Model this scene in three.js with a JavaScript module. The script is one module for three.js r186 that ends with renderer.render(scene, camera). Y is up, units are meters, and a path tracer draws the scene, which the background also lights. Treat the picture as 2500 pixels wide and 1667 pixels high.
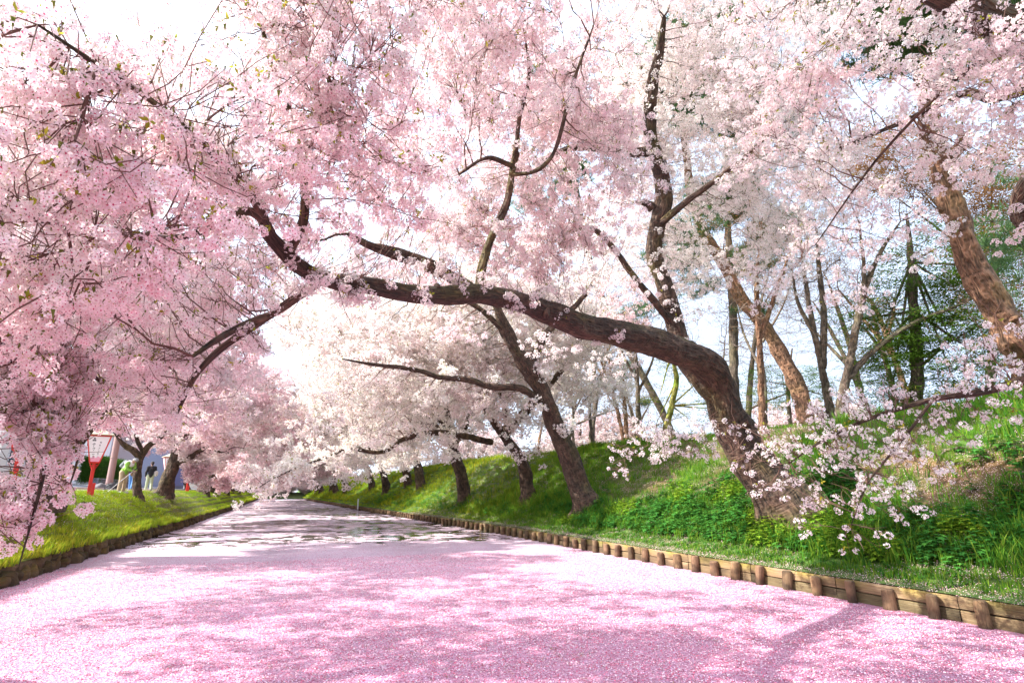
import * as THREE from 'three';
import { mergeGeometries, mergeVertices } from 'three/addons/utils/BufferGeometryUtils.js';
import { MarchingCubes } from 'three/addons/objects/MarchingCubes.js';
import { RoundedBoxGeometry } from 'three/addons/geometries/RoundedBoxGeometry.js';

// ---------------------------------------------------------------- camera, sky, sun, exposure
const V = (x, y, z) => new THREE.Vector3(x, y, z);
const scene = new THREE.Scene();
const EYE = V(0, 1.8, 0);
const PITCH = 0.2679, YAW = 0.3857;
const camera = new THREE.PerspectiveCamera(63.9, 2500 / 1667, 0.1, 900);
camera.position.copy(EYE);
const FWD = V(Math.sin(YAW) * Math.cos(PITCH), Math.sin(PITCH), -Math.cos(YAW) * Math.cos(PITCH));
camera.lookAt(EYE.clone().add(FWD));

const SUN = V(-0.92, 0.78, -0.16).normalize();
const renderer = new THREE.WebGLRenderer({ antialias: true });
renderer.toneMapping = THREE.LinearToneMapping;
renderer.toneMappingExposure = 2.4;
renderer.shadowMap.enabled = true;
{
  const W = 512, H = 256, d = new Float32Array(W * H * 4);
  for (let j = 0; j < H; j++) for (let i = 0; i < W; i++) {
    const el = ((j + 0.5) / H - 0.5) * Math.PI, az = ((i + 0.5) / W - 0.5) * 2 * Math.PI;
    const x = Math.cos(el) * Math.cos(az), y = Math.sin(el), z = Math.cos(el) * Math.sin(az);
    const th = Math.acos(Math.min(1, Math.max(-1, x * SUN.x + y * SUN.y + z * SUN.z)));
    const up = Math.pow(Math.max(0, y), 0.55);
    const glow = 0.75 * Math.exp(-Math.pow(th / 0.75, 2)) + 0.4 * Math.exp(-Math.pow(th / 1.35, 2));
    const o = (j * W + i) * 4;
    const b = [0.50 + (0.33 - 0.50) * up, 0.59 + (0.45 - 0.59) * up, 0.72 + (0.68 - 0.72) * up];
    const g = [1, 0.97, 0.93];
    for (let c = 0; c < 3; c++) d[o + c] = y > -0.02 ? b[c] + glow * g[c] : 0.2;
    d[o + 3] = 1;
  }
  const t = new THREE.DataTexture(d, W, H, THREE.RGBAFormat, THREE.FloatType);
  t.mapping = THREE.EquirectangularReflectionMapping; t.magFilter = THREE.LinearFilter; t.needsUpdate = true;
  scene.background = t; scene.environment = t;
}
const sun = new THREE.DirectionalLight(new THREE.Color().setRGB(1, 0.955, 0.88), 4.8);
sun.position.copy(SUN.clone().multiplyScalar(150)); sun.castShadow = true;
sun.shadow.mapSize.set(4096, 4096);
Object.assign(sun.shadow.camera, { left: -90, right: 90, top: 90, bottom: -90, near: 1, far: 400 });
scene.add(sun, sun.target);

// ---------------------------------------------------------------- helpers
function rng(seed) { let a = seed >>> 0; return () => { a = (a + 0x6d2b79f5) | 0; let t = Math.imul(a ^ (a >>> 15), 1 | a); t = (t + Math.imul(t ^ (t >>> 7), 61 | t)) ^ t; return ((t ^ (t >>> 14)) >>> 0) / 4294967296; }; }
const hash = (x, y, z) => { let h = (x * 374761393 + y * 668265263 + z * 2147483647) | 0; h = Math.imul(h ^ (h >>> 13), 1274126177); return ((h ^ (h >>> 16)) >>> 0) / 4294967296; };
const sm = (t) => t * t * (3 - 2 * t);
function noise(x, y = 0, z = 0) {
  const X = Math.floor(x), Y = Math.floor(y), Z = Math.floor(z), u = sm(x - X), v = sm(y - Y), w = sm(z - Z), L = (a, b, t) => a + (b - a) * t;
  const q = (k) => L(L(hash(X, Y, Z + k), hash(X + 1, Y, Z + k), u), L(hash(X, Y + 1, Z + k), hash(X + 1, Y + 1, Z + k), u), v);
  return L(q(0), q(1), w);
}
const fbm = (x, y, z, n = 4) => { let s = 0, a = 0.5; for (let i = 0; i < n; i++) { s += a * noise(x, y, z); a *= 0.5; x = x * 2.03 + 7.1; y = y * 2.03 + 3.7; z = z * 2.03 + 1.3; } return s; };
const lerp = (a, b, t) => a + (b - a) * t, clamp = (x, a = 0, b = 1) => Math.min(b, Math.max(a, x)), smooth = (a, b, x) => sm(clamp((x - a) / (b - a)));
function curve(pts, x) { if (x <= pts[0][0]) return pts[0][1]; for (let i = 1; i < pts.length; i++) if (x <= pts[i][0]) { const t = (x - pts[i - 1][0]) / (pts[i][0] - pts[i - 1][0]); return lerp(pts[i - 1][1], pts[i][1], t); } return pts[pts.length - 1][1]; }
// a bearing read off a 2500 x 1667 view, and a point at a given distance along it
const FOC = 1337, RIGHT = V(Math.cos(YAW), 0, Math.sin(YAW)), UPV = RIGHT.clone().cross(FWD);
const bearing = (u, v) => FWD.clone().addScaledVector(RIGHT, (u - 1250) / FOC).addScaledVector(UPV, -(v - 833.5) / FOC).normalize();
const sight = (u, v, r) => EYE.clone().addScaledVector(bearing(u, v), r);
const used = {};
function numbered(n) { const k = used[n] = (used[n] ?? -1) + 1; return k ? n + '_' + String(k).padStart(3, '0') : n; }
function tag(o, label, category, group, kind) { Object.assign(o.userData, { label }); if (category) o.userData.category = category; if (group) o.userData.group = group; if (kind) o.userData.kind = kind; return o; }
function thing(name, label, category, pos, group) { const g = new THREE.Group(); g.name = numbered(name); if (pos) g.position.copy(pos); scene.add(g); return tag(g, label, category, group); }
function mesh(name, geo, mat, parent = scene) { const m = new THREE.Mesh(geo, mat); m.name = parent === scene ? numbered(name) : name; m.castShadow = m.receiveShadow = true; parent.add(m); return m; }
function structure(name, geo, mat, label) { const m = mesh(name, geo, mat); m.userData.kind = 'structure'; if (label) m.userData.label = label; return m; }
const lin = (r, g, b) => new THREE.Color().setRGB(r, g, b);
const std = (r, g, b, rough = 0.85, extra = {}) => new THREE.MeshStandardMaterial({ color: lin(r, g, b), roughness: rough, ...extra });
const leafy = (r, g, b, t = 0.4, extra = {}) => new THREE.MeshPhysicalMaterial({ color: lin(r, g, b), roughness: 1, transmission: t, thickness: 0, specularIntensity: 0, side: THREE.DoubleSide, ...extra });
class MB { // grows one indexed mesh
  constructor(color = false) { this.p = []; this.i = []; this.uv = []; this.c = color ? [] : null; }
  v(x, y, z, u = 0, w = 0, c) { this.p.push(x, y, z); this.uv.push(u, w); if (this.c) this.c.push(c[0], c[1], c[2]); return this.p.length / 3 - 1; }
  t(a, b, c) { this.i.push(a, b, c); }
  build(flat = false) {
    const g = new THREE.BufferGeometry();
    g.setAttribute('position', new THREE.BufferAttribute(new Float32Array(this.p), 3));
    g.setAttribute('uv', new THREE.BufferAttribute(new Float32Array(this.uv), 2));
    if (this.c) g.setAttribute('color', new THREE.BufferAttribute(new Float32Array(this.c), 3));
    g.setIndex(new THREE.BufferAttribute(new Uint32Array(this.i), 1));
    if (!flat) g.computeVertexNormals();
    return g;
  }
  // a tapering tube along points; wob = knobbliness
  tube(pts, rad, sides, { flare = 0, wob = 0, seed = 0, cap = true, col } = {}) {
    let up = V(0.31, 0.2, 0.93), s = 0, prev = -1;
    for (let k = 0; k < pts.length; k++) {
      const d = (k < pts.length - 1 ? pts[k + 1].clone().sub(pts[k]) : pts[k].clone().sub(pts[k - 1]));
      if (k > 0 && k < pts.length - 1) d.normalize().add(pts[k].clone().sub(pts[k - 1]).normalize());
      d.normalize();
      const a = up.clone().addScaledVector(d, -up.dot(d)).normalize(), b = d.clone().cross(a); up = a;
      if (k) s += pts[k].distanceTo(pts[k - 1]);
      const n0 = this.p.length / 3;
      for (let j = 0; j <= sides; j++) {
        const w = (j / sides) * 2 * Math.PI, cx = Math.cos(w), cy = Math.sin(w);
        let r = rad[k];
        if (wob) r *= 1 + wob * ((noise(cx * 1.3 + seed, cy * 1.3, s * 1.6 / Math.max(0.25, rad[0] * 2)) - 0.5) * 1.1 + (noise(cx * 3 + seed + 9, cy * 3, s * 5) - 0.5) * 0.5);
        if (flare) r *= 1 + flare * Math.exp(-s / (rad[0] * 0.9)) * (0.15 + 0.85 * Math.pow(noise(cx * 2.2 + seed + 3, cy * 2.2, 1.5), 1.4) * 1.6);
        const x = pts[k].x + (a.x * cx + b.x * cy) * r, y = pts[k].y + (a.y * cx + b.y * cy) * r, z = pts[k].z + (a.z * cx + b.z * cy) * r;
        this.v(x, y, z, (j / sides) * Math.max(0.15, 2 * Math.PI * rad[0]), s, this.c ? (col ? col(x, y, z, a.y * cx + b.y * cy) : [1, 1, 1]) : undefined);
      }
      if (prev >= 0) for (let j = 0; j < sides; j++) { this.t(prev + j, prev + j + 1, n0 + j); this.t(prev + j + 1, n0 + j + 1, n0 + j); }
      prev = n0;
    }
    if (cap) { const e = pts[pts.length - 1], c = this.v(e.x, e.y, e.z, 0, s, this.c ? (col ? col(e.x, e.y, e.z, 0) : [1, 1, 1]) : undefined); for (let j = 0; j < sides; j++) this.t(prev + j, prev + j + 1, c); }
  }
}
function dataTex(W, H, f, srgb = false) {
  const d = new Uint8Array(W * H * 4);
  for (let j = 0; j < H; j++) for (let i = 0; i < W; i++) { const c = f(i / W, j / H, i, j), o = (j * W + i) * 4; d[o] = c[0] * 255; d[o + 1] = c[1] * 255; d[o + 2] = c[2] * 255; d[o + 3] = 255; }
  const t = new THREE.DataTexture(d, W, H, THREE.RGBAFormat, THREE.UnsignedByteType);
  t.wrapS = t.wrapT = THREE.RepeatWrapping; t.magFilter = THREE.LinearFilter; t.minFilter = THREE.LinearFilter; t.needsUpdate = true;
  if (srgb) t.colorSpace = THREE.SRGBColorSpace;
  return t;
}
// noise that tiles over period P
const tnoise = (x, y, P, z = 0) => { const X = Math.floor(x), Y = Math.floor(y), u = sm(x - X), v = sm(y - Y), m = (a) => ((a % P) + P) % P; return lerp(lerp(hash(m(X), m(Y), z), hash(m(X + 1), m(Y), z), u), lerp(hash(m(X), m(Y + 1), z), hash(m(X + 1), m(Y + 1), z), u), v); };
const tfbm = (u, v, P, z, n = 4) => { let s = 0, a = 0.5; for (let i = 0; i < n; i++) { s += a * tnoise(u * P, v * P, P, z + i * 17); P *= 2; a *= 0.5; } return s; };

// ---------------------------------------------------------------- materials
const barkField = (u, v, plates) => { // long uneven fissures with worn plates, and for cherries some level lenticel lines
  const wu = u + 0.05 * (tnoise(u * 6, v * 6, 6, 3) - 0.5), f = tfbm(wu * 1, v, 9, 41, 2), ridge = 1 - Math.abs(2 * tnoise(wu * 14, v * 4, plates ? 4 * 14 : 4 * 14, 13) - 1), ridge2 = 1 - Math.abs(2 * tnoise(wu * 28, v * 9, 9 * 28, 19) - 1), lent = Math.pow(tnoise(u * 5, v * 36, 180, 5), 3) * (tnoise(u * 4, v * 5, 20, 8) > 0.45 ? 1 : 0);
  return clamp(0.25 + 0.45 * f + 0.34 * Math.min(ridge, 0.8) + 0.16 * ridge2 - (plates ? 0.1 : 0) - (plates ? 0 : 0.2 * lent) - 0.18);
};
const barkTex = (plates) => [dataTex(512, 512, (u, v) => { const h = barkField(u, v, plates); return [h, h, h]; }), dataTex(512, 512, (u, v) => { const h = barkField(u, v, plates), n = tfbm(u, v, 5, 31, 4), k = (0.08 + 1.25 * h * h + 0.25 * h) * (0.6 + 0.8 * n), g = smooth(0.5, 0.62, tfbm(u, v, 7, 61, 4)) * 0.35; return [clamp(k * lerp(1, 1.05, g)), clamp(k * lerp(0.96, 1.2, g)), clamp(k * lerp(0.92, 1.25, g))]; })];
const [barkBump, barkMap] = barkTex(false), [plateBump, plateMap] = barkTex(true);
const bark = (r, g, b, bump = 0.02, plates = false) => new THREE.MeshStandardMaterial({ color: lin(r, g, b), roughness: 0.9, map: plates ? plateMap : barkMap, bumpMap: plates ? plateBump : barkBump, bumpScale: bump, vertexColors: true });
const barkCherry = bark(0.135, 0.082, 0.056, 0.12), barkPine = bark(0.46, 0.25, 0.15, 0.14, true), barkGrey = bark(0.27, 0.21, 0.16, 0.05, true), barkMossy = bark(0.45, 0.42, 0.12, 0.03);
const twigMat = std(0.12, 0.062, 0.045, 0.85);
const twigGrey = std(0.17, 0.125, 0.10, 0.9);
const petalMat = new THREE.MeshPhysicalMaterial({ color: lin(1, 1, 1), vertexColors: true, roughness: 1, transmission: 0.5, thickness: 0, specularIntensity: 0, side: THREE.DoubleSide });
const sproutMat = leafy(0.30, 0.31, 0.05, 0.5, { vertexColors: true });

// ---------------------------------------------------------------- the ground on both banks
const edgeR = (z) => curve([[-200, 3.4], [-128, 5.5], [-62, 7.5], [-34, 8.7], [-24, 9.2], [40, 9.2]], z);
const edgeL = (z) => curve([[-200, -5.4], [-128, -4.9], [-61, -4.6], [-34, -4.6], [-20, -4.86], [40, -4.88]], z);
const bankProfile = [[0, 0.36], [0.35, 0.42], [1.0, 0.66], [2.3, 1.38], [3.8, 2.4], [5.1, 3.3], [5.9, 3.72], [7.2, 3.95], [11, 4.05], [60, 3.2], [200, 3]];
function rightGround(x, z) {
  const d = x - edgeR(z); let y = curve(bankProfile, d);
  y = 0.36 + (y - 0.36) * (1 + 0.14 * smooth(-10, -50, z));
  if (d > 0.4) y += smooth(0.4, 1.5, d) * ((fbm(x * 0.9, z * 0.9, 3.3, 3) - 0.44) * 0.42);
  return y;
}
const leftProfile = [[0, 0.40], [0.35, 0.62], [0.9, 1.1], [1.4, 1.47], [1.95, 1.72], [2.4, 1.8], [3.9, 1.88], [10, 2.3], [11.5, 2.5], [60, 3.4], [200, 3.4]];
function leftGround(x, z) {
  const d = edgeL(z) - x; let y = curve(leftProfile, d);
  if (d < 2.3 && d > 0.05) y += (fbm(x * 1.2, z * 0.8, 8.3, 3) - 0.44) * 0.22 * smooth(2.3, 1.6, d);
  return y;
}
function onGround(u, v, f) { const b = bearing(u, v); for (let r = 6; r < 140; r += 0.05) { const p = EYE.clone().addScaledVector(b, r); if (p.y < f(p.x, p.z)) return p; } return null; }
function sheet(xs, zs, f, col) {
  const m = new MB(true);
  for (const z of zs) for (const d of xs) { const [x, y] = f(d, z); m.v(x, y, z, x, z, col(x, y, z, d)); }
  const n = xs.length;
  for (let j = 0; j < zs.length - 1; j++) for (let i = 0; i < n - 1; i++) { const a = j * n + i; m.t(a, a + 1, a + n); m.t(a + 1, a + n + 1, a + n); }
  return m.build();
}
const range = (a, b, n, e = 1) => Array.from({ length: n + 1 }, (_, i) => a + (b - a) * Math.pow(i / n, e));
const soilTex = dataTex(512, 512, (u, v) => { const n = tfbm(u, v, 8, 3, 5), s = tnoise(u * 128, v * 128, 128, 9), k = 0.5 + 0.7 * n + (s > 0.86 ? 0.45 : 0); return [clamp(0.66 * k), clamp(0.6 * k), clamp(0.56 * k)]; });
const soilBump = dataTex(512, 512, (u, v) => { const h = clamp(tfbm(u, v, 16, 21, 5)); return [h, h, h]; });
const soilMat = new THREE.MeshStandardMaterial({ vertexColors: true, map: soilTex, bumpMap: soilBump, bumpScale: 0.05, roughness: 0.95 });
soilMat.map.repeat.set(0.5, 0.5); soilMat.bumpMap.repeat.set(0.5, 0.5);
// where the right bank is bare earth (0) and where it is grown over (1)
const grown = (x, z) => { const d = x - edgeR(z); const n = fbm(x * 0.55, z * 0.45, 1.7, 3); const bare = smooth(0.40, 0.52, n) ; const near = smooth(-26, -12, z); return clamp(1 - near * (1 - bare) * smooth(1.8, 2.8, d) * (0.5 + 0.5 * noise(x * 2.2, z * 2.2, 31)) - 0.15 * (1 - bare)); };
structure('right_bank', sheet([...range(0, 8, 44), ...range(8.8, 180, 22, 2)], [...range(30, -60, 130), ...range(-62, -260, 40)], (d, z) => { const x = edgeR(z) + d; return [x, rightGround(x, z)]; },
  (x, y, z, d) => { const g = grown(x, z), n = noise(x * 2, z * 2, 4); if (d > 9) return [0.16 + 0.05 * n, 0.19, 0.06]; return [lerp(0.15 + 0.09 * n, 0.10, g), lerp(0.088 + 0.06 * n, 0.20 + 0.06 * n, g), lerp(0.05, 0.03, g)]; }), soilMat, 'steep green bank with patches of bare earth on the right of the moat');
structure('left_bank', sheet([...range(0, 2.4, 18), 2.7], [...range(20, -60, 110), ...range(-62, -260, 36)], (d, z) => { const x = edgeL(z) - d; return [x, leftGround(x, z)]; },
  (x, y, z) => { const n = noise(x * 2, z * 2, 4); return [0.2 + 0.1 * n, 0.26 + 0.1 * n, 0.035]; }), soilMat, 'short sunlit grass bank on the left of the moat');

// ---------------------------------------------------------------- street on the left
const paveTex = dataTex(256, 256, (u, v) => { const n = 0.78 + 0.3 * tfbm(u, v, 12, 5, 4); return [n * 0.9, n * 0.88, n * 0.86].map((x) => clamp(x)); });
const strip = (d0, d1, lift, n = 4) => sheet(range(d0, d1, n), range(20, -260, 90), (d, z) => { const x = edgeL(z) - d; return [x, curve(leftProfile, d) + lift]; }, () => [1, 1, 1]);
const paving = new THREE.MeshStandardMaterial({ color: lin(0.5, 0.46, 0.42), roughness: 0.9, map: paveTex, vertexColors: true });
structure('pavement', strip(2.55, 4.2, 0.004), paving, 'pale pavement along the top of the left bank');
{ // kerb, a real step
  const m = new MB(); const zs = range(20, -260, 90); let prev = null;
  for (const z of zs) { const x = edgeL(z) - 4.2, y = curve(leftProfile, 4.2); const q = [m.v(x, y - 0.2, z), m.v(x, y + 0.11, z), m.v(x - 0.16, y + 0.11, z), m.v(x - 0.16, y - 0.2, z)]; if (prev) for (let k = 0; k < 3; k++) { m.t(prev[k], prev[k + 1], q[k]); m.t(prev[k + 1], q[k + 1], q[k]); } prev = q; }
  structure('kerb', m.build(true), std(0.42, 0.34, 0.29), 'brownish kerb stone line beside the pavement');
}
structure('road', strip(4.36, 10.6, -0.01, 6), new THREE.MeshStandardMaterial({ color: lin(0.21, 0.22, 0.26), roughness: 0.9, map: paveTex, vertexColors: true }), 'grey asphalt road beyond the left pavement');
structure('road_line', strip(9.6, 9.78, 0.012, 1), std(0.8, 0.8, 0.8, 0.7, { vertexColors: true }), 'white painted edge line on the road');
structure('far_pavement', strip(10.6, 60, 0.01, 8), paving, 'paved ground on the far side of the road');

// ---------------------------------------------------------------- water with fallen petals
const rippleBump = dataTex(512, 512, (u, v) => { const h = 0.5 * tfbm(u, v, 6, 41, 4) + 0.3 * tnoise(u * 10, v * 50, 10 * 5, 4); return [clamp(h), clamp(h), clamp(h)]; });
rippleBump.repeat.set(0.25, 0.25);
const waterMat = new THREE.MeshPhysicalMaterial({ color: lin(0.03, 0.04, 0.018), roughness: 0.05, ior: 1.33, specularIntensity: 1.2, bumpMap: rippleBump, bumpScale: 0.012 });
structure('water', sheet(range(0, 1, 2), range(30, -260, 60), (d, z) => [lerp(edgeL(z) - 0.6, edgeR(z) + 0.5, d), 0], () => [1, 1, 1]), waterMat, 'still dark moat water mostly hidden by petals');
const petalTones = [[0.94, 0.60, 0.69], [0.95, 0.70, 0.76], [0.90, 0.44, 0.55], [0.97, 0.83, 0.86], [0.86, 0.26, 0.38], [0.78, 0.12, 0.22], [0.84, 0.60, 0.76], [0.42, 0.16, 0.2]];
function petalCanvas(S, metres, n, seed) { // loose petals seen from above, tiling
  const c = document.createElement('canvas'); c.width = c.height = S; const x = c.getContext('2d'), R = rng(seed), px = S / metres;
  x.fillStyle = 'rgb(170,95,125)'; x.fillRect(0, 0, S, S);
  const css = (t, k) => { const q = new THREE.Color().setRGB(t[0] * k, t[1] * k, t[2] * k); return '#' + q.getHexString(); };
  const w = [0.22, 0.24, 0.16, 0.16, 0.09, 0.045, 0.07, 0.015];
  for (let i = 0; i < n; i++) {
    let r = R(), k = 0; while (k < 7 && r > w[k]) { r -= w[k]; k++; }
    const cx = R() * S, cy = R() * S, a = R() * 6.28, L = (0.008 + R() * 0.006) * px, W = L * (0.45 + R() * 0.4); x.fillStyle = css(petalTones[k], 0.82 + R() * 0.2);
    for (const ox of cx < 40 ? [0, S] : cx > S - 40 ? [0, -S] : [0]) for (const oy of cy < 40 ? [0, S] : cy > S - 40 ? [0, -S] : [0]) { x.beginPath(); x.ellipse(cx + ox, cy + oy, L, W, a, 0, 6.29); x.fill(); }
  }
  const t = new THREE.CanvasTexture(c); t.colorSpace = THREE.SRGBColorSpace; t.wrapS = t.wrapT = THREE.RepeatWrapping; t.repeat.set(1 / metres, 1 / metres); return t;
}
const petalMap = petalCanvas(2048, 3.2, 90000, 5);
const petalBump = dataTex(512, 512, (u, v) => { const h = tnoise(u * 200, v * 200, 200, 3); return [h, h, h]; }); petalBump.repeat.set(1 / 2.6, 1 / 2.6);
// petals drift apart into streaks farther out
const drift = (x, z) => {
  const far = smooth(-17, -24, z), a = fbm(x * 0.5 + 0.25 * z, z * 0.55, 2.2, 4), b = fbm(x * 2.6, z * 3.0, 6.2, 5), rim = smooth(1.2, 0.1, Math.min(x - edgeL(z), 99));
  return 1.0 - far * (0.385 + 1.0 * (a - 0.46) + 1.5 * (b - 0.46) - 0.10 * smooth(-45, -75, z) - 0.1 * rim - 0.13 * smooth(3.0, -2, x));
};
{
  const Z0 = 30, Z1 = -170, X0 = -6, X1 = 10, W = 1024, H = 2048;
  const cover = dataTex(W, H, (u, v) => { const x = lerp(X0, X1, u), z = lerp(Z1, Z0, v), k = drift(x, z); const fine = hash(Math.floor(u * W), Math.floor(v * H), 7); const c = clamp((k - 0.62) * 1.9 + 0.5 + (fine - 0.5) * 0.7 * smooth(-16, -22, z)); return [c, c, c]; });
  cover.wrapS = cover.wrapT = THREE.ClampToEdgeWrapping; cover.channel = 1;
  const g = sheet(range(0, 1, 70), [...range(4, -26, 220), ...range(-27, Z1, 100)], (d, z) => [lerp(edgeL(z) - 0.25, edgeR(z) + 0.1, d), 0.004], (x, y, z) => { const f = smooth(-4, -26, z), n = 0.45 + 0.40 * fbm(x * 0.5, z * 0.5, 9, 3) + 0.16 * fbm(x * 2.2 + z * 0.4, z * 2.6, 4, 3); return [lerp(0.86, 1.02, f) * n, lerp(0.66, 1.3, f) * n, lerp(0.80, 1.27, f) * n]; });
  const p = g.attributes.position, uv1 = new Float32Array(p.count * 2);
  for (let i = 0; i < p.count; i++) { uv1[i * 2] = (p.getX(i) - X0) / (X1 - X0); uv1[i * 2 + 1] = (p.getZ(i) - Z1) / (Z0 - Z1); }
  g.setAttribute('uv1', new THREE.BufferAttribute(uv1, 2));
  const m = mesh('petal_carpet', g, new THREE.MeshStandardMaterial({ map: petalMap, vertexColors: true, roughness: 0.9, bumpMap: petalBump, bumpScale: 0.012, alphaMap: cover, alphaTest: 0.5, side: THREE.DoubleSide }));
  tag(m, 'pink carpet of fallen cherry petals floating on the moat', 'petals', null, 'stuff');
}
const petalPatch = (seed, size, n, tones, lift = 0.012) => {
  const m = new MB(true), R = rng(seed);
  for (let i = 0; i < n; i++) {
    const x = (R() - 0.5) * size, z = (R() - 0.5) * size, a = R() * 6.28, L = 0.007 + R() * 0.004, W = L * 0.7, c = tones[Math.floor(R() * tones.length)], y = 0.003 + R() * lift, ca = Math.cos(a), sa = Math.sin(a), t1 = (R() - 0.5) * 0.012, t2 = R() * 0.006;
    const q = (l, w, h) => m.v(x + ca * l - sa * w, y + h, z + sa * l + ca * w, 0, 0, c);
    const A = q(-L, 0, t2), B = q(0, W, t1), C = q(L, 0, t2), D = q(0, -W, -t1); m.t(A, B, C); m.t(A, C, D);
  }
  return m.build(true);
};
const flatPetalMat = new THREE.MeshStandardMaterial({ vertexColors: true, roughness: 0.85, side: THREE.DoubleSide });
function copies(name, geo, mat, mats, parent, colors) {
  const m = new THREE.InstancedMesh(geo, mat, Math.max(1, mats.length)); m.name = parent === scene ? numbered(name) : name; m.castShadow = m.receiveShadow = true; m.userData.kind = 'stuff';
  mats.forEach((x, i) => m.setMatrixAt(i, x)); if (colors) colors.forEach((c, i) => m.setColorAt(i, c));
  m.count = mats.length; parent.add(m); return m;
}
const TRS = (p, q, s) => new THREE.Matrix4().compose(p, q, typeof s === 'number' ? V(s, s, s) : s);
const qy = (a) => new THREE.Quaternion().setFromAxisAngle(V(0, 1, 0), a);
{
  const R = rng(77), geo = petalPatch(3, 0.55, 260, petalTones), ms = [];
  for (let z = 0; z > -17; z -= 0.42) for (let x = -4.7; x < 9; x += 0.42) { if (x > 9 - 0 || z > -1.5) continue; ms.push(TRS(V(x + (R() - 0.5) * 0.2, 0.004, z + (R() - 0.5) * 0.2), qy(R() * 6.28), 1)); }
  tag(copies('loose_petals', geo, flatPetalMat, ms, scene), 'single loose petals lying on the petal carpet', 'petals', null, 'stuff');
}

{ // whole fallen flowers, leaf scales and bits of twig caught in the raft
  const R = rng(78), bits = [1, 2, 3].map((s) => { const m = new MB(true), Q = rng(s * 13); for (let i = 0; i < 14; i++) { const x = (Q() - .5) * .5, z = (Q() - .5) * .5, a = Q() * 6.28, L = .006 + Q() * .03, w = .0016 + Q() * .002, c = Q() < .5 ? [.10, .045, .03] : Q() < .5 ? [.25, .2, .05] : [.36, .12, .1], ca = Math.cos(a), sa = Math.sin(a); const A = m.v(x - ca * L - sa * w, .02, z - sa * L + ca * w, 0, 0, c), B = m.v(x - ca * L + sa * w, .02, z - sa * L - ca * w, 0, 0, c), C = m.v(x + ca * L + sa * w, .024, z + sa * L - ca * w, 0, 0, c), D = m.v(x + ca * L - sa * w, .024, z + sa * L + ca * w, 0, 0, c); m.t(A, B, C); m.t(A, C, D); } return m.build(true); });
  const ms = bits.map(() => []); for (let i = 0; i < 900; i++) { const z = -2 - Math.pow(R(), .8) * 15, x = -4.6 + R() * 13.4; ms[i % 3].push(TRS(V(x, 0, z), qy(R() * 6.28), .8 + R() * .5)); }
  bits.forEach((g, k) => tag(copies('petal_raft_litter', g, flatPetalMat, ms[k], scene), 'bits of twig and bud scales caught in the floating petals', 'litter', null, 'stuff'));
}

// ---------------------------------------------------------------- timber wall along the right bank
const woodMap = dataTex(512, 512, (u, v) => { const g = tnoise(u * 4, v * 90, 90, 2) * 0.5 + tnoise(u * 8, v * 180, 180, 4) * 0.3 + tfbm(u, v, 6, 9, 4) * 0.7, k = (0.2 + 0.95 * g) * (0.65 + 0.6 * smooth(0.35, 0.6, tfbm(u, v, 3, 71, 4))); return [clamp(k * 0.85), clamp(k * 0.8), clamp(k * 0.72)]; });
const woodBump = dataTex(256, 512, (u, v) => { const h = tnoise(u * 4, v * 110, 110, 2); return [h, h, h]; });
const wood = (r, g, b) => new THREE.MeshStandardMaterial({ color: lin(r, g, b), roughness: 0.8, map: woodMap, bumpMap: woodBump, bumpScale: 0.006, vertexColors: true });
const plankMats = [wood(0.235, 0.17, 0.092), wood(0.28, 0.195, 0.115), wood(0.19, 0.15, 0.075)], postMats = [wood(0.22, 0.135, 0.085), wood(0.27, 0.175, 0.10), wood(0.18, 0.12, 0.07)];
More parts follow.
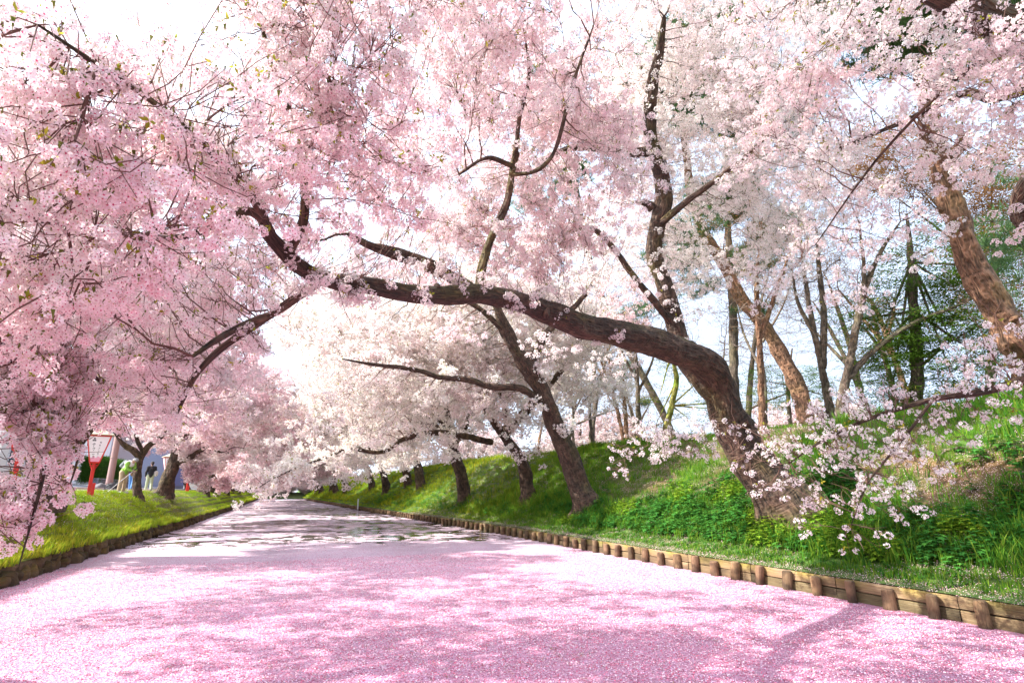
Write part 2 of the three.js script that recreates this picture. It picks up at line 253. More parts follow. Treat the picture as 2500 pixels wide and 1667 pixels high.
{
  const wall = thing('log_retaining_wall', 'low weathered timber wall of round posts and planks along the right water edge', 'retaining wall', V(9.1, 0, -20));
  const R = rng(11), B = wall.position;
  const post = (seed) => { // a round post, damp and dark at the foot, with worn top edge
    const m = new MB(true), pts = [], rad = [], n = [-0.35, 0.0, 0.07, 0.2, 0.33, 0.352, 0.358];
    n.forEach((y, k) => { pts.push(V(noise(seed, y * 4) * 0.012, y, noise(seed + 5, y * 4) * 0.012)); rad.push([0.088, 0.088, 0.087, 0.085, 0.083, 0.07, 0.02][k]); });
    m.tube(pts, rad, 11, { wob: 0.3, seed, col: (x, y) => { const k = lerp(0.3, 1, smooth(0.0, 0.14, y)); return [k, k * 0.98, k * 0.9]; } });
    const g = m.build(), uv = g.attributes.uv; for (let i = 0; i < uv.count; i++) uv.setXY(i, uv.getY(i) * 2 + seed * 0.3, uv.getX(i) * 2); return g;
  };
  const posts = [1, 2, 3, 4, 5].map(post);
  const face = (z) => edgeR(z) - 0.1;
  for (let k = 0; k < 206; k++) {
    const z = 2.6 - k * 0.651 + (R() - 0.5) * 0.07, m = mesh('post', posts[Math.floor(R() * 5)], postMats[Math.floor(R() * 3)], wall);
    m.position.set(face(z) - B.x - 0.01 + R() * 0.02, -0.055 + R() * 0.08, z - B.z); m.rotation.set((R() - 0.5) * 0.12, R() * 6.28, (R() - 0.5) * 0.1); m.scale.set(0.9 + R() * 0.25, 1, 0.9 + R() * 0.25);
  }
  { const m = new MB(true), zs = range(4, -200, 120); for (const z of zs) for (const [dx, y] of [[0.16, -0.4], [0.16, 0.33], [0.3, 0.335]]) m.v(face(z) + dx - B.x, y, z - B.z, z, y, [0.05, 0.035, 0.02]); for (let k = 0; k < zs.length - 1; k++) for (let j = 0; j < 2; j++) { const a = k * 3 + j; m.t(a, a + 1, a + 3); m.t(a + 1, a + 4, a + 3); } mesh('earth_backing', m.build(), soilMat, wall); }
  const L = 0.651 * 3;
  const plank = (seed, y0, y1) => { // slightly bowed board, rounded edges
    const m = new MB(true), n = 8, prof = [[0.0, y0], [-0.045, y0 + 0.006], [-0.05, y0 + 0.016], [-0.05, y1 - 0.014], [-0.042, y1 - 0.004], [0, y1]];
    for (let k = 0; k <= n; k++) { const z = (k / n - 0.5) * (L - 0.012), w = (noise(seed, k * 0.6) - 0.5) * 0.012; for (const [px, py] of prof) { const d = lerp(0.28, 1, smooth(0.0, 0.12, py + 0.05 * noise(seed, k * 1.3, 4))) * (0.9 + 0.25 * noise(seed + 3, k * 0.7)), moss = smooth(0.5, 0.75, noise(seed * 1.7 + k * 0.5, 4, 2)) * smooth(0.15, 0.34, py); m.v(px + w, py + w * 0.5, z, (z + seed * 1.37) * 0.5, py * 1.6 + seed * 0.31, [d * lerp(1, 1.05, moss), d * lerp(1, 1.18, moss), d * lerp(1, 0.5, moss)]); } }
    const q = prof.length; for (let k = 0; k < n; k++) for (let j = 0; j < q - 1; j++) { const a = k * q + j; m.t(a, a + 1, a + q); m.t(a + 1, a + q + 1, a + q); }
    return m.build();
  };
  const lows = [1, 2, 3].map((s) => plank(s * 2.1, -0.2, 0.165)), tops = [4, 5, 6].map((s) => plank(s * 1.9, 0.172, 0.345));
  for (let k = 0; k < 69; k++) for (const set of [lows, tops]) {
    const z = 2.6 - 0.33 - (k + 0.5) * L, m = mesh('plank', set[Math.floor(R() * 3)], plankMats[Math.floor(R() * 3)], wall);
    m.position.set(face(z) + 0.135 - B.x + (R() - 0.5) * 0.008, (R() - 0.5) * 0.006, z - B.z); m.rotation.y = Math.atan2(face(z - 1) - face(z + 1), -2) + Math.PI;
  }
}

// ---------------------------------------------------------------- rough stone footing along the left bank
{
  const wall = thing('stone_wall', 'low rough mossy stone footing of the left bank at the water', 'stone wall', V(-4.8, 0, -20)), B = wall.position, R = rng(21);
  const m = new MB(true), zs = range(20, -260, 560), ys = [-0.3, -0.05, 0.08, 0.18, 0.28, 0.37, 0.43];
  for (const z of zs) ys.forEach((y, k) => { const n = fbm(z * 2.2, y * 5, 4, 3) - 0.45, s = 0.5 + 0.9 * noise(z * 6, y * 14, 9), wet = lerp(0.35, 1, smooth(0, 0.12, y)); m.v(edgeL(z) - 0.04 + n * 0.16 - (k === 6 ? 0.18 : 0) - B.x, y, z - B.z, z, y, [0.2 * s * wet, 0.155 * s * wet, 0.075 * s * wet]); });
  const q = ys.length; for (let k = 0; k < zs.length - 1; k++) for (let j = 0; j < q - 1; j++) { const a = k * q + j; m.t(a, a + 1, a + q); m.t(a + 1, a + q + 1, a + q); }
  mesh('earth_face', m.build(), soilMat, wall);
  const stones = [1, 2, 3, 4, 5, 6].map((s) => {
    const g = mergeVertices(new THREE.IcosahedronGeometry(1, 2).deleteAttribute('normal').deleteAttribute('uv')), p = g.attributes.position, col = [], uv = [];
    for (let i = 0; i < p.count; i++) { const x = p.getX(i), y = p.getY(i), z = p.getZ(i), k = 0.5 + 0.75 * noise(x * 1.4 + s * 9, y * 1.4, z * 1.4) + 0.28 * noise(x * 4 + s, y * 4, z * 4), e = Math.pow(Math.abs(x) ** 3 + Math.abs(y) ** 3 + Math.abs(z) ** 3, -1 / 3) * k; p.setXYZ(i, x * e, y * e, z * e); const c = 0.6 + 0.7 * noise(x * 3, y * 3, z * 3 + s), ms = smooth(0.1, 0.8, y + noise(x * 4, y * 4, z * 4 + s) - 0.4); col.push(c, c * lerp(1, 1.02, ms), c * lerp(1, 0.5, ms)); uv.push(x * 0.4 + z * 0.3 + s, y * 0.4); }
    g.setAttribute('color', new THREE.BufferAttribute(new Float32Array(col), 3)); g.setAttribute('uv', new THREE.BufferAttribute(new Float32Array(uv), 2)); g.computeVertexNormals(); return g;
  });
  const mats = [[0.17, 0.115, 0.055], [0.12, 0.09, 0.045], [0.2, 0.14, 0.075]].map((c) => new THREE.MeshStandardMaterial({ color: lin(...c), roughness: 0.95, map: soilTex, bumpMap: soilBump, bumpScale: 0.05, vertexColors: true }));
  let z = -9.5, n = 0;
  while (n < 290) {
    const w = 0.24 + R() * 0.3;
    for (const row of [0, 1]) { if (row && R() < 0.35) continue; const s = mesh('stone', stones[Math.floor(R() * 6)], mats[Math.floor(R() * 3)], wall); s.position.set(edgeL(z) - 0.13 - row * 0.07 + R() * 0.09 - B.x, 0.07 + row * 0.19 + R() * 0.06, z - B.z + (R() - 0.5) * 0.1); s.scale.set(0.13 + R() * 0.07, 0.10 + R() * 0.09, w * (0.45 + R() * 0.25)); s.rotation.set((R() - 0.5) * 0.9, (R() - 0.5) * 0.6, (R() - 0.5) * 0.5); n++; }
    z -= w * 1.02;
  }
}

// ---------------------------------------------------------------- grass and ground cover
const grassMat = leafy(1, 1, 1, 0.35, { vertexColors: true });
function tuft(seed, n, size, h, tones, bend = 0.4) {
  const m = new MB(true), R = rng(seed);
  for (let i = 0; i < n; i++) {
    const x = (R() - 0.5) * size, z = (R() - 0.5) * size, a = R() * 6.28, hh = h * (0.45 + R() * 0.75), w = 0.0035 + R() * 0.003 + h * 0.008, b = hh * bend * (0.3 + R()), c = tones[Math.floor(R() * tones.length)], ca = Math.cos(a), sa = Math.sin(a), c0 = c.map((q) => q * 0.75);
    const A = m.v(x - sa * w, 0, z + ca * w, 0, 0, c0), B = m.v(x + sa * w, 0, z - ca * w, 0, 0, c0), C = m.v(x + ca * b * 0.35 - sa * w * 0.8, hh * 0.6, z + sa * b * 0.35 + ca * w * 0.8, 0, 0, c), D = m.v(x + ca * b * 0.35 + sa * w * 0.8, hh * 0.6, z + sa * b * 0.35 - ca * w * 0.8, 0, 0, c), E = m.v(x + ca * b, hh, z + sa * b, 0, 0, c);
    m.t(A, B, C); m.t(B, D, C); m.t(C, D, E);
  }
  return m.build(true);
}
const greens = [[0.085, 0.22, 0.025], [0.11, 0.26, 0.03], [0.06, 0.18, 0.03], [0.16, 0.29, 0.03], [0.2, 0.28, 0.04]], limes = [[0.33, 0.41, 0.03], [0.41, 0.46, 0.035], [0.25, 0.38, 0.03], [0.46, 0.44, 0.05]];
{
  const R = rng(31), t = [tuft(1, 46, 0.34, 0.085, limes), tuft(2, 46, 0.34, 0.12, limes), tuft(3, 40, 0.3, 0.2, limes, 0.7)], ms = [[], [], []], cs = [[], [], []];
  for (let z = 2; z > -150; z -= z > -32 ? 0.2 : z > -75 ? 0.4 : 0.8) for (let d = 0.02; d < 2.6; d += z > -32 ? 0.2 : z > -75 ? 0.36 : 0.6) {
    const x = edgeL(z) - d - (R() - 0.5) * 0.18, zz = z + (R() - 0.5) * 0.18, dd = edgeL(zz) - x; if (dd < -0.02) continue;
    const k = dd < 0.3 ? 2 : noise(x * 1.1, zz * 1.1, 4) > 0.6 ? 1 : 0; ms[k].push(TRS(V(x, leftGround(x, zz) - 0.01, zz), qy(R() * 6.28), (0.8 + R() * 0.5) * (z < -75 ? 2.2 : 1)));
    const n = fbm(x * 0.8, zz * 0.5, 12, 3), g = 0.72 + 0.5 * n; cs[k].push(lin(g * (0.62 + 0.65 * n), g * 1.0, g * 0.9));
  }
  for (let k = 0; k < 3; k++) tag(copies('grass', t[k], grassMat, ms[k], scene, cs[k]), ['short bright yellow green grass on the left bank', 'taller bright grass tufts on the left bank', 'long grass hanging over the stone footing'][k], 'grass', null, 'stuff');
}
{
  const R = rng(32), t = [tuft(5, 30, 0.36, 0.2, greens, 0.6), tuft(6, 34, 0.4, 0.32, greens, 0.6), tuft(7, 40, 0.3, 0.1, greens)], ms = [[], [], []], cs = [[], [], []];
  for (let z = -2; z > -160; z -= z > -30 ? 0.19 : z > -80 ? 0.34 : 0.85) for (let d = 0.28; d < (z > -30 ? 8.5 : 7); d += z > -30 ? 0.19 : z > -80 ? 0.34 : 0.7) {
    const x = edgeR(z) + d + (R() - 0.5) * 0.24, zz = z + (R() - 0.5) * 0.24, g = grown(x, zz), dd = x - edgeR(zz); if (R() > g * 1.05 + 0.12 || dd < 0.2) continue;
    const n = fbm(x * 0.6, zz * 0.6, 22, 3), k = dd < 0.8 ? 2 : n > 0.5 ? 1 : 0; ms[k].push(TRS(V(x, rightGround(x, zz) - 0.015, zz), qy(R() * 6.28), (0.7 + R() * 0.6) * (z < -80 ? 2.1 : 1)));
    const far = smooth(-18, -45, zz), b = 0.7 + 0.65 * noise(x * 1.6, zz * 1.6, 3); cs[k].push(lin(b * lerp(1.0, 2.5, far * (0.3 + n * 1.5)), b * lerp(1.05, 1.6, far), b * 0.9));
  }
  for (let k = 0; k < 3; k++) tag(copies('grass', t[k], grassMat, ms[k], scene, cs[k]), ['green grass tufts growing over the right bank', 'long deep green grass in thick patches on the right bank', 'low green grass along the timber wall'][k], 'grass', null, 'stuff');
}
function herb(seed, leaves, h, spread, tones) { // a leafy stem: toothed leaves of five pointed lobes
  const m = new MB(true), R = rng(seed);
  for (let i = 0; i < leaves; i++) {
    const a = i * 2.4 + R(), up = (0.25 + 0.75 * (i / leaves)) * h, L = spread * (1.05 - 0.55 * i / leaves) * (0.75 + R() * 0.5), c = tones[Math.floor(R() * tones.length)], ca = Math.cos(a), sa = Math.sin(a), tilt = 0.15 + R() * 0.5;
    const P = (l, w) => m.v(ca * l * L - sa * w * L, up + (l * tilt - l * l * 0.55) * L, sa * l * L + ca * w * L, 0, 0, c);
    const o = P(0.12, 0), ribs = [[0.3, 0.1, 0.34, 0.42, 0.5, 0.12], [0.5, 0.12, 0.62, 0.42, 0.72, 0.1]];
    const tip = P(1, 0), n0 = P(0.72, 0.09), n1 = P(0.72, -0.09); m.t(n0, tip, n1);
    for (const s of [1, -1]) { const a0 = P(0.28, 0.08 * s), l1 = P(0.46, 0.4 * s), a1 = P(0.46, 0.1 * s), l2 = P(0.74, 0.34 * s), a2 = s > 0 ? n0 : n1; m.t(o, a0, a1); m.t(a0, l1, a1); m.t(a1, l2, a2); m.t(o, a1, a2); const lb = P(0.2, 0.3 * s); m.t(o, lb, a0); }
    m.t(o, n0, n1);
  }
  for (let k = 0; k < 3; k++) { const A = m.v(0.004 * Math.cos(k * 2.1), 0, 0.004 * Math.sin(k * 2.1), 0, 0, [0.06, 0.12, 0.03]), B = m.v(0.004 * Math.cos(k * 2.1 + 2.1), 0, 0.004 * Math.sin(k * 2.1 + 2.1), 0, 0, [0.06, 0.12, 0.03]), C = m.v(0, h, 0, 0, 0, [0.08, 0.16, 0.03]); m.t(A, B, C); }
  return m.build(true);
}
{
  const R = rng(33), tone = [[0.05, 0.18, 0.035], [0.065, 0.22, 0.04], [0.09, 0.26, 0.04]], bright = [[0.22, 0.36, 0.03], [0.17, 0.32, 0.03], [0.28, 0.38, 0.03]];
  const gs = [herb(1, 13, 0.26, 0.17, tone), herb(2, 16, 0.34, 0.19, tone), herb(3, 14, 0.3, 0.18, bright), herb(4, 9, 0.12, 0.08, tone)], ms = [[], [], [], []], cs = [[], [], [], []];
  for (let z = -2.5; z > -60; z -= z > -24 ? 0.17 : 0.34) for (let d = 0.35; d < 4.6; d += z > -24 ? 0.17 : 0.34) {
    const x = edgeR(z) + d + (R() - 0.5) * 0.2, zz = z + (R() - 0.5) * 0.2, dd = x - edgeR(zz), n = fbm(x * 0.5, zz * 0.4, 41, 3), m2 = noise(x * 1.1, zz * 1.1, 17);
    const thick = smooth(0.33, 0.45, n + 0.1 * smooth(3.2, 1.2, dd)) * smooth(4.6, 2.6, dd + 1.5 * smooth(-10, -20, zz)); if (R() > thick) continue;
    const near = smooth(-14, -4, zz), k = dd < 0.8 ? 3 : m2 > 0.66 - 0.22 * near * smooth(3.4, 1.4, dd) ? 2 : R() < 0.5 ? 0 : 1; ms[k].push(TRS(V(x, rightGround(x, zz) - 0.02, zz), qy(R() * 6.28), 0.7 + R() * 0.7)); const b = 0.75 + 0.5 * R(); cs[k].push(lin(b, b, b));
  }
  const names = ['dark green leafy herbs covering the foot of the right bank', 'taller green leafy herbs covering the foot of the right bank', 'bright yellow green young herb leaves on the right bank', 'tiny low herbs behind the timber wall'];
  for (let k = 0; k < 4; k++) tag(copies('ground_cover', gs[k], grassMat, ms[k], scene, cs[k]), names[k], 'ground cover', null, 'stuff');
}
{
  const R = rng(34), pale = [[0.55, 0.36, 0.36], [0.65, 0.46, 0.46], [0.72, 0.55, 0.55], [0.3, 0.16, 0.1], [0.4, 0.22, 0.16]], geo = petalPatch(9, 0.5, 150, pale, 0.05), ms = [], n = V(0, 0, 0);
  for (let z = -2; z > -40; z -= 0.36) for (let d = 0.12; d < 8; d += 0.36) {
    const x = edgeR(z) + d, g = grown(x, z); if (R() < 0.1 + 0.4 * g && d > 0.4) continue;
    n.set(rightGround(x - 0.2, z) - rightGround(x + 0.2, z), 0.4, rightGround(x, z - 0.2) - rightGround(x, z + 0.2)).normalize(); ms.push(TRS(V(x, rightGround(x, z) + 0.004, z), new THREE.Quaternion().setFromUnitVectors(V(0, 1, 0), n).multiply(qy(R() * 6.28)), 1));
  }
  const left = [], soft = petalPatch(19, 0.5, 26, [[.8, .68, .7], [.85, .75, .76], [.75, .6, .62]], 0.09);
  for (let z = -8; z > -45; z -= 0.42) for (let d = 0.3; d < 3.6; d += 0.42) { if (R() < .35) continue; const x = edgeL(z) - d; n.set(leftGround(x - 0.2, z) - leftGround(x + 0.2, z), 0.4, 0).normalize(); left.push(TRS(V(x, leftGround(x, z) + (d < 2.5 ? 0.06 : 0.008), z), new THREE.Quaternion().setFromUnitVectors(V(0, 1, 0), n).multiply(qy(R() * 6.28)), 1)); }
  tag(copies('fallen_petals', soft, flatPetalMat, left, scene), 'pale petals sprinkled on the left grass bank and pavement', 'petals', null, 'stuff');
  tag(copies('fallen_petals', geo, flatPetalMat, ms, scene), 'faded petals and dead leaves scattered over the right bank', 'petals', null, 'stuff');
}

// ---------------------------------------------------------------- blossom and tree building
const whiteTone = [[0.96, 0.935, 0.905], [0.96, 0.90, 0.88]], pinkTone = [[0.97, 0.90, 0.885], [0.97, 0.86, 0.855]];
function flower(m, o, n, r, R, heart, outer) { // five cupped petals round a dark heart, facing n
  const a = Math.abs(n.y) < 0.9 ? V(0, 1, 0) : V(1, 0, 0), s = a.cross(n).normalize(), t = n.clone().cross(s), w0 = R() * 6.28;
  const P = (ang, q, up, c) => m.v(o.x + (s.x * Math.cos(ang) + t.x * Math.sin(ang)) * q + n.x * up, o.y + (s.y * Math.cos(ang) + t.y * Math.sin(ang)) * q + n.y * up, o.z + (s.z * Math.cos(ang) + t.z * Math.sin(ang)) * q + n.z * up, 0, 0, c);
  for (let k = 0; k < 5; k++) { const w = w0 + k * 1.2566, cup = 0.25 + R() * 0.3, A = P(w, r * 0.12, 0, outer), B = P(w + 0.56, r * 0.72, r * cup * 0.6, outer), C = P(w, r * 1.0, r * cup, outer), D = P(w - 0.56, r * 0.72, r * cup * 0.6, outer); m.t(A, B, C); m.t(A, C, D); }
  const h = [0, 1, 2, 3].map((k) => P(w0 + k * 1.57, r * 0.24, r * 0.12, heart)); m.t(h[0], h[1], h[2]); m.t(h[0], h[2], h[3]);
}
function pompom(seed, n, rad, fr, tones, heart) { // a hanging cluster of open flowers
  const m = new MB(true), R = rng(seed);
  for (let i = 0; i < n; i++) { const y = 1 - 1.75 * ((i + 0.5) / n), q = Math.sqrt(Math.max(0, 1 - y * y)), w = i * 2.39996 + R() * 0.6, d = V(q * Math.cos(w), y * 0.9, q * Math.sin(w)); const rr = rad * (0.75 + R() * 0.4), t = tones[Math.floor(R() * tones.length)], k = 0.93 + R() * 0.1, h = R() < 0.8 ? heart : [0.5, 0.5, 0.25]; flower(m, d.clone().multiplyScalar(rr), d.add(V(R() - 0.5, R() - 0.5, R() - 0.5).multiplyScalar(0.7)).normalize(), fr * (0.85 + R() * 0.3), R, h, t.map((x) => Math.min(0.97, x * k))); }
  for (let i = 0; i < 3; i++) { const w = R() * 6.28, A = m.v(0, 0, 0, 0, 0, [0.2, 0.24, 0.06]), B = m.v(Math.cos(w) * 0.01, rad * 1.3, Math.sin(w) * 0.01, 0, 0, [0.2, 0.24, 0.06]), C = m.v(0.004, rad * 1.3, 0.004, 0, 0, [0.2, 0.24, 0.06]); m.t(A, B, C); }
  return m.build(true);
}
function spray(seed, n, sx, sy, fr, tones) { // a flowering twig end seen from afar: many small petals
  const m = new MB(true), R = rng(seed), g = () => (R() + R() + R() - 1.5) / 1.5;
  const cl = Array.from({ length: Math.ceil(n / 9) }, () => V(g() * sx, g() * sy, g() * sx));
  for (let i = 0; i < n; i++) { const c = cl[i % cl.length], d = V(g(), g(), g()).normalize(), o = c.clone().addScaledVector(d, 0.045), t = tones[Math.floor(R() * tones.length)], k = 0.88 + R() * 0.14, col = t.map((x) => x * k); if (R() < 0.04) col.splice(0, 3, 0.36, 0.36, 0.1); const a = V(g(), g(), g()).cross(d).normalize().multiplyScalar(fr), b = d.clone().cross(a); const P = (u, v) => m.v(o.x + a.x * u + b.x * v, o.y + a.y * u + b.y * v, o.z + a.z * u + b.z * v, 0, 0, col); const A = P(-1, 0), B = P(0, -0.8), C = P(1, 0.1), D = P(0.1, 0.9); m.t(A, B, C); m.t(A, C, D); }
  return m.build(true);
}
const heart = [0.62, 0.10, 0.22], paleHeart = [0.7, 0.36, 0.42];
const pinkPoms = [[1, 22, .05], [2, 12, .042], [3, 8, .04], [4, 16, .046]].map(([s, n, r]) => pompom(s, n, r, 0.02, pinkTone, heart)), palePoms = [[11, 16, .05], [12, 9, .042], [13, 6, .038], [14, 12, .046]].map(([s, n, r]) => pompom(s, n, r, 0.021, whiteTone, paleHeart)), loosePoms = [[15, 5, .03], [16, 7, .036], [17, 9, .04]].map(([s, n, r]) => pompom(s, n, r, 0.02, whiteTone, paleHeart));
const sprays = [1, 2, 3].map((s) => spray(s, 70, 0.26, 0.15, 0.03, whiteTone)), farSprays = [5, 6].map((s) => spray(s, 60, 0.42, 0.25, 0.05, whiteTone));
const sprout = (seed) => { const m = new MB(true), R = rng(seed); for (let i = 0; i < 5; i++) { const a = i * 2.2 + R(), L = 0.026 + R() * 0.022, up = 0.5 + R() * 0.9, c = R() < 0.25 ? [1.1, 0.6, 0.5] : [0.85 + R() * 0.3, 1, 0.8], ca = Math.cos(a), sa = Math.sin(a), P = (l, w) => m.v(ca * l * L - sa * w * L, up * l * L, sa * l * L + ca * w * L, 0, 0, c); const A = P(0, 0), B = P(0.5, 0.26), C = P(1, 0), D = P(0.5, -0.26); m.t(A, B, C); m.t(A, C, D); } return m.build(true); };
const sprouts = [sprout(1), sprout(2)];

// grows branches from given limbs towards points that the crown should fill
function grow(limbs, targets, { step = 0.2, kill = 0.4, iters = 90, droop = 0.04, reach = 3, seed = 1, tip = 0.003 }) {
  const X = [], par = [], rad = [], limbOf = [], R = rng(seed), nearestNode = (p, lim) => { let b = -1, bd = 1e9; for (let i = 0; i < X.length; i++) { const d = X[i].distanceToSquared(p); if (d < bd) { bd = d; b = i; } } return b; };
  limbs.forEach((L, k) => {
    const c = new THREE.CatmullRomCurve3(L.pts, false, 'centripetal'), m = L.pts.length - 1; let p = k ? nearestNode(L.pts[0]) : -1;
    L.line = [];
    for (let j = 0; j < m; j++) { const n = Math.max(1, Math.round(L.pts[j].distanceTo(L.pts[j + 1]) / step)); for (let i = j ? 1 : 0; i <= n; i++) { const t = (j + i / n) / m, f = t * (L.r.length - 1), q = Math.min(L.r.length - 2, Math.floor(f)); X.push(c.getPoint(t)); par.push(p); rad.push(lerp(L.r[q], L.r[q + 1], f - q)); limbOf.push(k); p = X.length - 1; L.line.push(p); } }
  });
  const n0 = X.length, T = targets.length, near = new Int32Array(T), nd = new Float64Array(T).fill(1e9), alive = new Uint8Array(T).fill(1), hits = [];
  // thick trunks do not sprout low down
  const update = (a, b) => { for (let t = 0; t < T; t++) if (alive[t]) { const q = targets[t]; for (let i = a; i < b; i++) { const p = X[i], dx = p.x - q.x, dy = p.y - q.y, dz = p.z - q.z, d = dx * dx + dy * dy + dz * dz; if (d < nd[t]) { nd[t] = d; near[t] = i; } } } };
  update(0, n0);
  let from = n0;
  for (let it = 0; it < iters; it++) {
    const dir = new Map();
    for (let t = 0; t < T; t++) if (alive[t]) {
      if (nd[t] < kill * kill) { alive[t] = 0; hits.push([t, near[t]]); continue; }
      if (nd[t] > reach * reach && it < iters * 0.4) { if (it % 3) continue; }
      const n = near[t], d = dir.get(n) ?? dir.set(n, V(0, 0, 0)).get(n); d.add(targets[t].clone().sub(X[n]).normalize());
    }
    if (!dir.size) break;
    from = X.length;
    for (const [n, d] of dir) { d.normalize(); d.x += (R() - 0.5) * 0.5; d.y += (R() - 0.5) * 0.5 - droop; d.z += (R() - 0.5) * 0.5; d.normalize(); X.push(X[n].clone().addScaledVector(d, step)); par.push(n); rad.push(0); limbOf.push(-1); }
    update(from, X.length);
  }
  for (let t = 0; t < T; t++) if (alive[t]) hits.push([t, near[t]]);
  const E = 2.25, sum = new Float64Array(X.length); const tipE = Math.pow(tip, E);
  for (const [, n] of hits) sum[n] += tipE * 0.6;
  for (let i = X.length - 1; i >= n0; i--) { if (!sum[i]) sum[i] = tipE; rad[i] = Math.pow(sum[i], 1 / E); sum[par[i]] += sum[i]; }
  for (let i = n0; i < X.length; i++) rad[i] = Math.max(tip, Math.min(rad[i], rad[par[i]] * 0.82));
  return { X, par, rad, limbOf, n0, hits, limbs };
}
function treeMeshes(g, parent, base, { barkMat, twig = twigMat, limbSides = 18, targets, thick = 0.016, minSides = 3, names = [], mossy = 0.35, shoots = 0, shootW = 1, droppedTip = 1 }) {
  const { X, par, rad, limbs, n0, hits } = g, rel = (p) => p.clone().sub(base);
  limbs.forEach((L, k) => {
    const pts = [], rr = []; const c = new THREE.CatmullRomCurve3(L.line.map((i) => rel(X[i])), false, 'centripetal'), n = Math.max(6, Math.min(90, Math.round(c.getLength() / Math.max(0.07, L.r[0] * 0.35))));
    for (let i = 0; i <= n; i++) { pts.push(c.getPointAt(i / n)); const f = (i / n) * (L.line.length - 1), j = Math.min(L.line.length - 2, Math.floor(f)); rr.push(lerp(rad[L.line[j]], rad[L.line[j + 1]], f - j)); }
    const m = new MB(true); m.tube(pts, rr, k === 0 ? limbSides + 8 : L.r[0] > 0.07 ? limbSides : 8, { flare: k === 0 ? 0.75 : 0, wob: k === 0 ? 0.42 : 0.34, seed: k * 3.7 + base.x, col: (x, y, z, up) => { const q = smooth(0.45, 0.75, noise(x * 2.1 + base.z, y * 2.1, z * 2.1) + up * 0.18) * mossy, s = 0.45 + 0.75 * noise(x * 3, y * 3, z * 3 + 7) + 0.45 * noise(x * 8, y * 8, z * 8 + 2); return [s * lerp(1, 1.0, q), s * lerp(1, 1.45, q), s * lerp(1, 0.5, q)]; } });
    mesh(k === 0 ? 'trunk' : 'limb', m.build(), barkMat, parent);
  });
  const kids = Array.from({ length: X.length }, () => []); for (let i = n0; i < X.length; i++) kids[par[i]].push(i);
  const main = kids.map((k) => k.reduce((b, i) => (b < 0 || rad[i] > rad[b] ? i : b), -1)), big = new MB(true), small = new MB();
  for (let i = n0; i < X.length; i++) {
    const p = par[i]; if (p >= n0 && main[p] === i) continue;
    const pts = [rel(X[p])], rr = [rad[i]]; let q = i; while (q >= 0) { pts.push(rel(X[q])); rr.push(rad[q]); q = main[q]; }
    const s = rad[i] > 0.06 ? 9 : rad[i] > 0.02 ? 6 : rad[i] > 0.008 ? 4 : minSides;
    if (rad[i] > thick) big.tube(pts, rr, s, { cap: false, wob: rad[i] > 0.03 ? 0.2 : 0, col: () => [0.85, 0.85, 0.85] }); else small.tube(pts, rr, s, { cap: false });
  }
  if (targets) for (const [t, n] of hits) { const a = X[n], b = targets[t]; if (a.distanceTo(b) < 1.2) small.tube([rel(a), rel(a).lerp(rel(b), 0.5).add(V(0, 0.05, 0)), rel(b)], [0.0028, 0.0022, 0.0015].map((x) => x * droppedTip), 3, { cap: false }); }
  if (shoots) { const Q = rng(99); for (const [t, n] of hits) { if (Q() > shoots) continue; const b = rel(targets[t]), a = rel(X[n]), d = b.clone().sub(a).normalize().multiplyScalar(.7).add(V(Q() - .5, Q() * .9 - .25, Q() - .5)).normalize(), L = .18 + Q() * .4, c = a.clone().lerp(b, .3), m1 = c.clone().addScaledVector(d, L * .5).add(V((Q() - .5) * .06, (Q() - .5) * .06, (Q() - .5) * .06)); const e1 = m1.clone().addScaledVector(d, L * .3).add(V((Q() - .5) * L * .4, Q() * L * .22, (Q() - .5) * L * .4)), e2 = e1.clone().addScaledVector(d, L * .3).add(V((Q() - .5) * L * .35, Q() * L * .3, (Q() - .5) * L * .35)); small.tube([c, m1, e1, e2], [0.0042, 0.0036, 0.003, 0.0016].map((x) => x * shootW), 3, { cap: false }); } }
  if (big.i.length) { const m = mesh('branch', big.build(), barkMat, parent); m.userData.kind = 'stuff'; }
  if (small.i.length) { const m = mesh('twig', small.build(), twig, parent); m.userData.kind = 'stuff'; }
}
function bloom(parent, base, spots, geos, { per = 3, jitter = 0.09, size = 1, tint, seed = 1, leaves = 0.3, up = 1 }) {
  const R = rng(seed), ms = geos.map(() => []), cs = geos.map(() => []), lm = sprouts.map(() => []), q = new THREE.Quaternion(), e = new THREE.Euler();
  for (const p of spots) {
    for (let k = 0; k < per; k++) {
      const i = Math.floor(R() * geos.length), g = () => (R() + R() + R() - 1.5) * 1.15; e.set((R() - 0.5) * 1.2 * up, R() * 6.28, (R() - 0.5) * 1.2 * up); q.setFromEuler(e);
      const o = V(p.x + g() * jitter, p.y + g() * jitter * 0.8, p.z + g() * jitter); ms[i].push(TRS(o.clone().sub(base), q, size * (0.72 + R() * 0.55))); cs[i].push(tint(o, R));
    }
    if (R() < leaves) { e.set(R() * 3, R() * 6, R() * 3); lm[R() < 0.5 ? 0 : 1].push(TRS(V(p.x + (R() - 0.5) * 0.16, p.y + R() * 0.1, p.z + (R() - 0.5) * 0.16).sub(base), q.setFromEuler(e), 0.6 + R() * 0.6)); }
  }
  geos.forEach((g, i) => copies('blossom', g, petalMat, ms[i], parent, cs[i]));
  lm.forEach((l, i) => { if (l.length) copies('leaves', sprouts[i], sproutMat, l, parent, l.map(() => { const b = 0.7 + R() * 0.7; return lin(b, b, b); })); });
}
